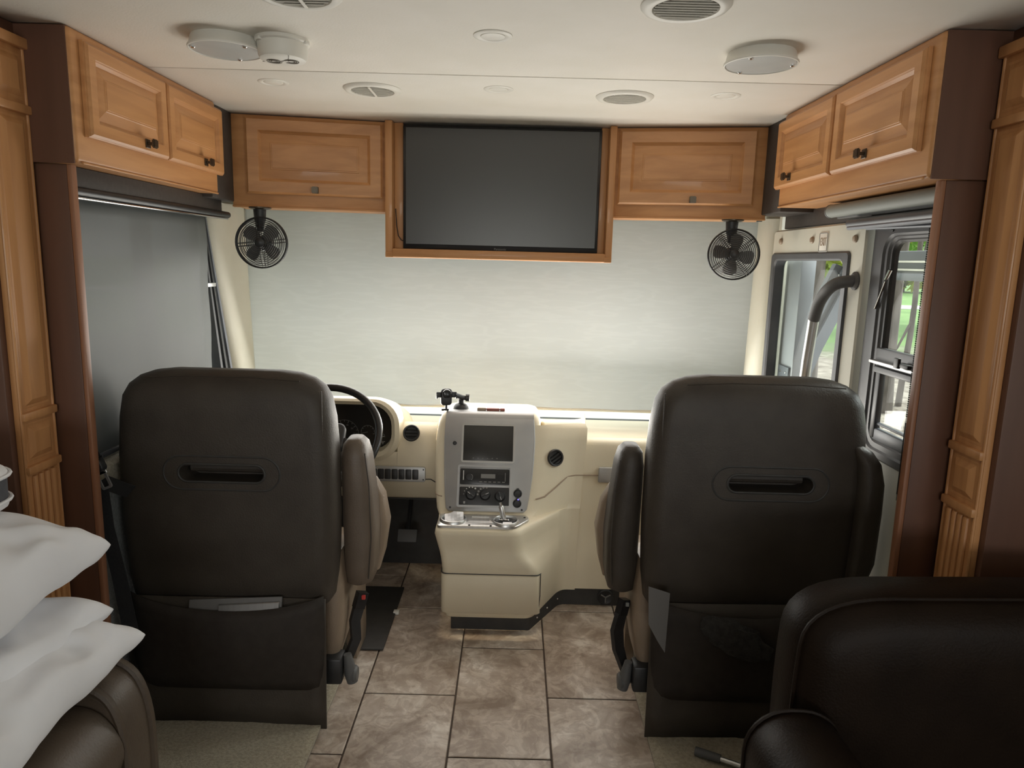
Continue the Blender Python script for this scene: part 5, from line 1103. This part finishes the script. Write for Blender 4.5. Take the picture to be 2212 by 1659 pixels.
b = NB(); strap(b, [(1.300, 3.275, 0.50), (1.300, 3.275, 1.02), (1.345, 3.275, 1.14), (1.495, 3.275, 1.50)], (0.9, 0.0, -0.35), 0.012, 0.02); obj('arm_rib', b, MGREY, t)
for p in ((1.345, 3.276, 1.21), (1.42, 3.276, 1.38), (1.475, 3.276, 1.47)):
    b = NB(); lathe(b, [(0.006, 0), (0.005, 0.003), (0.0005, 0.004)], 10, frame(p, (1, 0, 0), (0, 0, 1), (0, -1, 0))); obj('rivet', b, CHROME, t)
# trees
def leaf_cloud(b, c, r, n, size, rnd, flat=0.7):
    for _ in range(n):
        d = Vector((rnd.gauss(0, 1), rnd.gauss(0, 1), rnd.gauss(0, 1))); d = d.normalized() * r * rnd.random() ** 0.4; d.z *= flat
        p = c + d; a = Vector((rnd.gauss(0, 1), rnd.gauss(0, 1), rnd.gauss(0, 1))).normalized(); e = a.cross(Vector((rnd.gauss(0, 1), rnd.gauss(0, 1), rnd.gauss(0, 1)))).normalized(); s = size * (0.6 + 0.8 * rnd.random())
        vs = [b.verts.new(p + a * s), b.verts.new(p + e * s * 0.45), b.verts.new(p - a * s), b.verts.new(p - e * s * 0.45)]; b.faces.new(vs)
def tree(x, y, r, h, lean, crowns, leafm, label, size=0.16, branches=(), seed=1, group=None):
    rnd = random.Random(seed); t = thing('tree', label, 'tree', (x, y, -0.92), group)
    b = NB(); pts = [Vector((x + lean * f * h + 0.04 * math.sin(f * 9 + seed), y + 0.03 * math.sin(f * 7), -0.95 + h * f)) for f in [i / 8 for i in range(9)]]
    tube(b, pts, [r * (1.25 - 0.65 * i / 8) for i in range(9)], 12); obj('trunk', b, BARK, t)
    for f0, dx, dz in branches:
        p = pts[0].lerp(pts[-1], f0); b = NB(); tube(b, [p, p + Vector((dx * 0.5, 0.05, dz * 0.6)), p + Vector((dx, 0.1, dz))], [r * 0.55, r * 0.42, r * 0.25], 8); obj('branch', b, BARK, t)
    b = bmesh.new()
    for (cx_, cy_, cz_, cr, n) in crowns: leaf_cloud(b, Vector((x + cx_, y + cy_, cz_)), cr, n, size, rnd)
    obj('foliage', b, leafm, t, flat=True, kind='stuff')
tree(6.42, 12.0, 0.105, 9.0, 0.0, [(0, 0, 7.2, 1.6, 1600)], LEAF, 'thick dark tree trunk seen through the side window', seed=3)
tree(7.02, 12.6, 0.045, 5.0, 0.008, [(0.2, 0, 4.6, 1.0, 900)], LEAF, 'slim forked tree seen through the side window', branches=((0.42, 0.30, 1.4), (0.30, -0.28, -0.7), (0.55, 0.22, 1.2)), seed=5)
tree(4.55, 11.0, 0.16, 8.0, 0.02, [(0.0, 0.6, 3.2, 1.3, 500), (0.3, 0.4, 1.75, 0.55, 160)], LEAFY, 'rough barked tree with yellow leaves seen through the entry door window', seed=8)
for i, (x, y, cr) in enumerate(((7.6, 21.5, 1.9), (12.4, 24.5, 2.1), (17.6, 29.5, 2.3), (12.0, 34.0, 2.3), (22.5, 33.0, 2.3))):
    tree(x, y, 0.16, 7, 0.0, [(0, 0, 4.6, cr, 1500), (0.5, 0, 3.1, cr * 0.7, 500)], LEAF if i % 3 else LEAFY, 'leafy green tree beyond the lawn outside', size=0.26, seed=20 + i, group='trees beyond the lawn')
for i in range(7):
    x = 6 + i * 12.5; tree(x, 78 + (i * 37 % 9), 0.4, 14, 0.0, [(0, 0, 6.5, 5.6, 1100), (0.5, 0, 2.6, 4.6, 700)], LEAF if i % 3 else LEAFY, 'tall tree of the distant wood outside', size=0.8, seed=60 + i, group='trees of the distant wood')
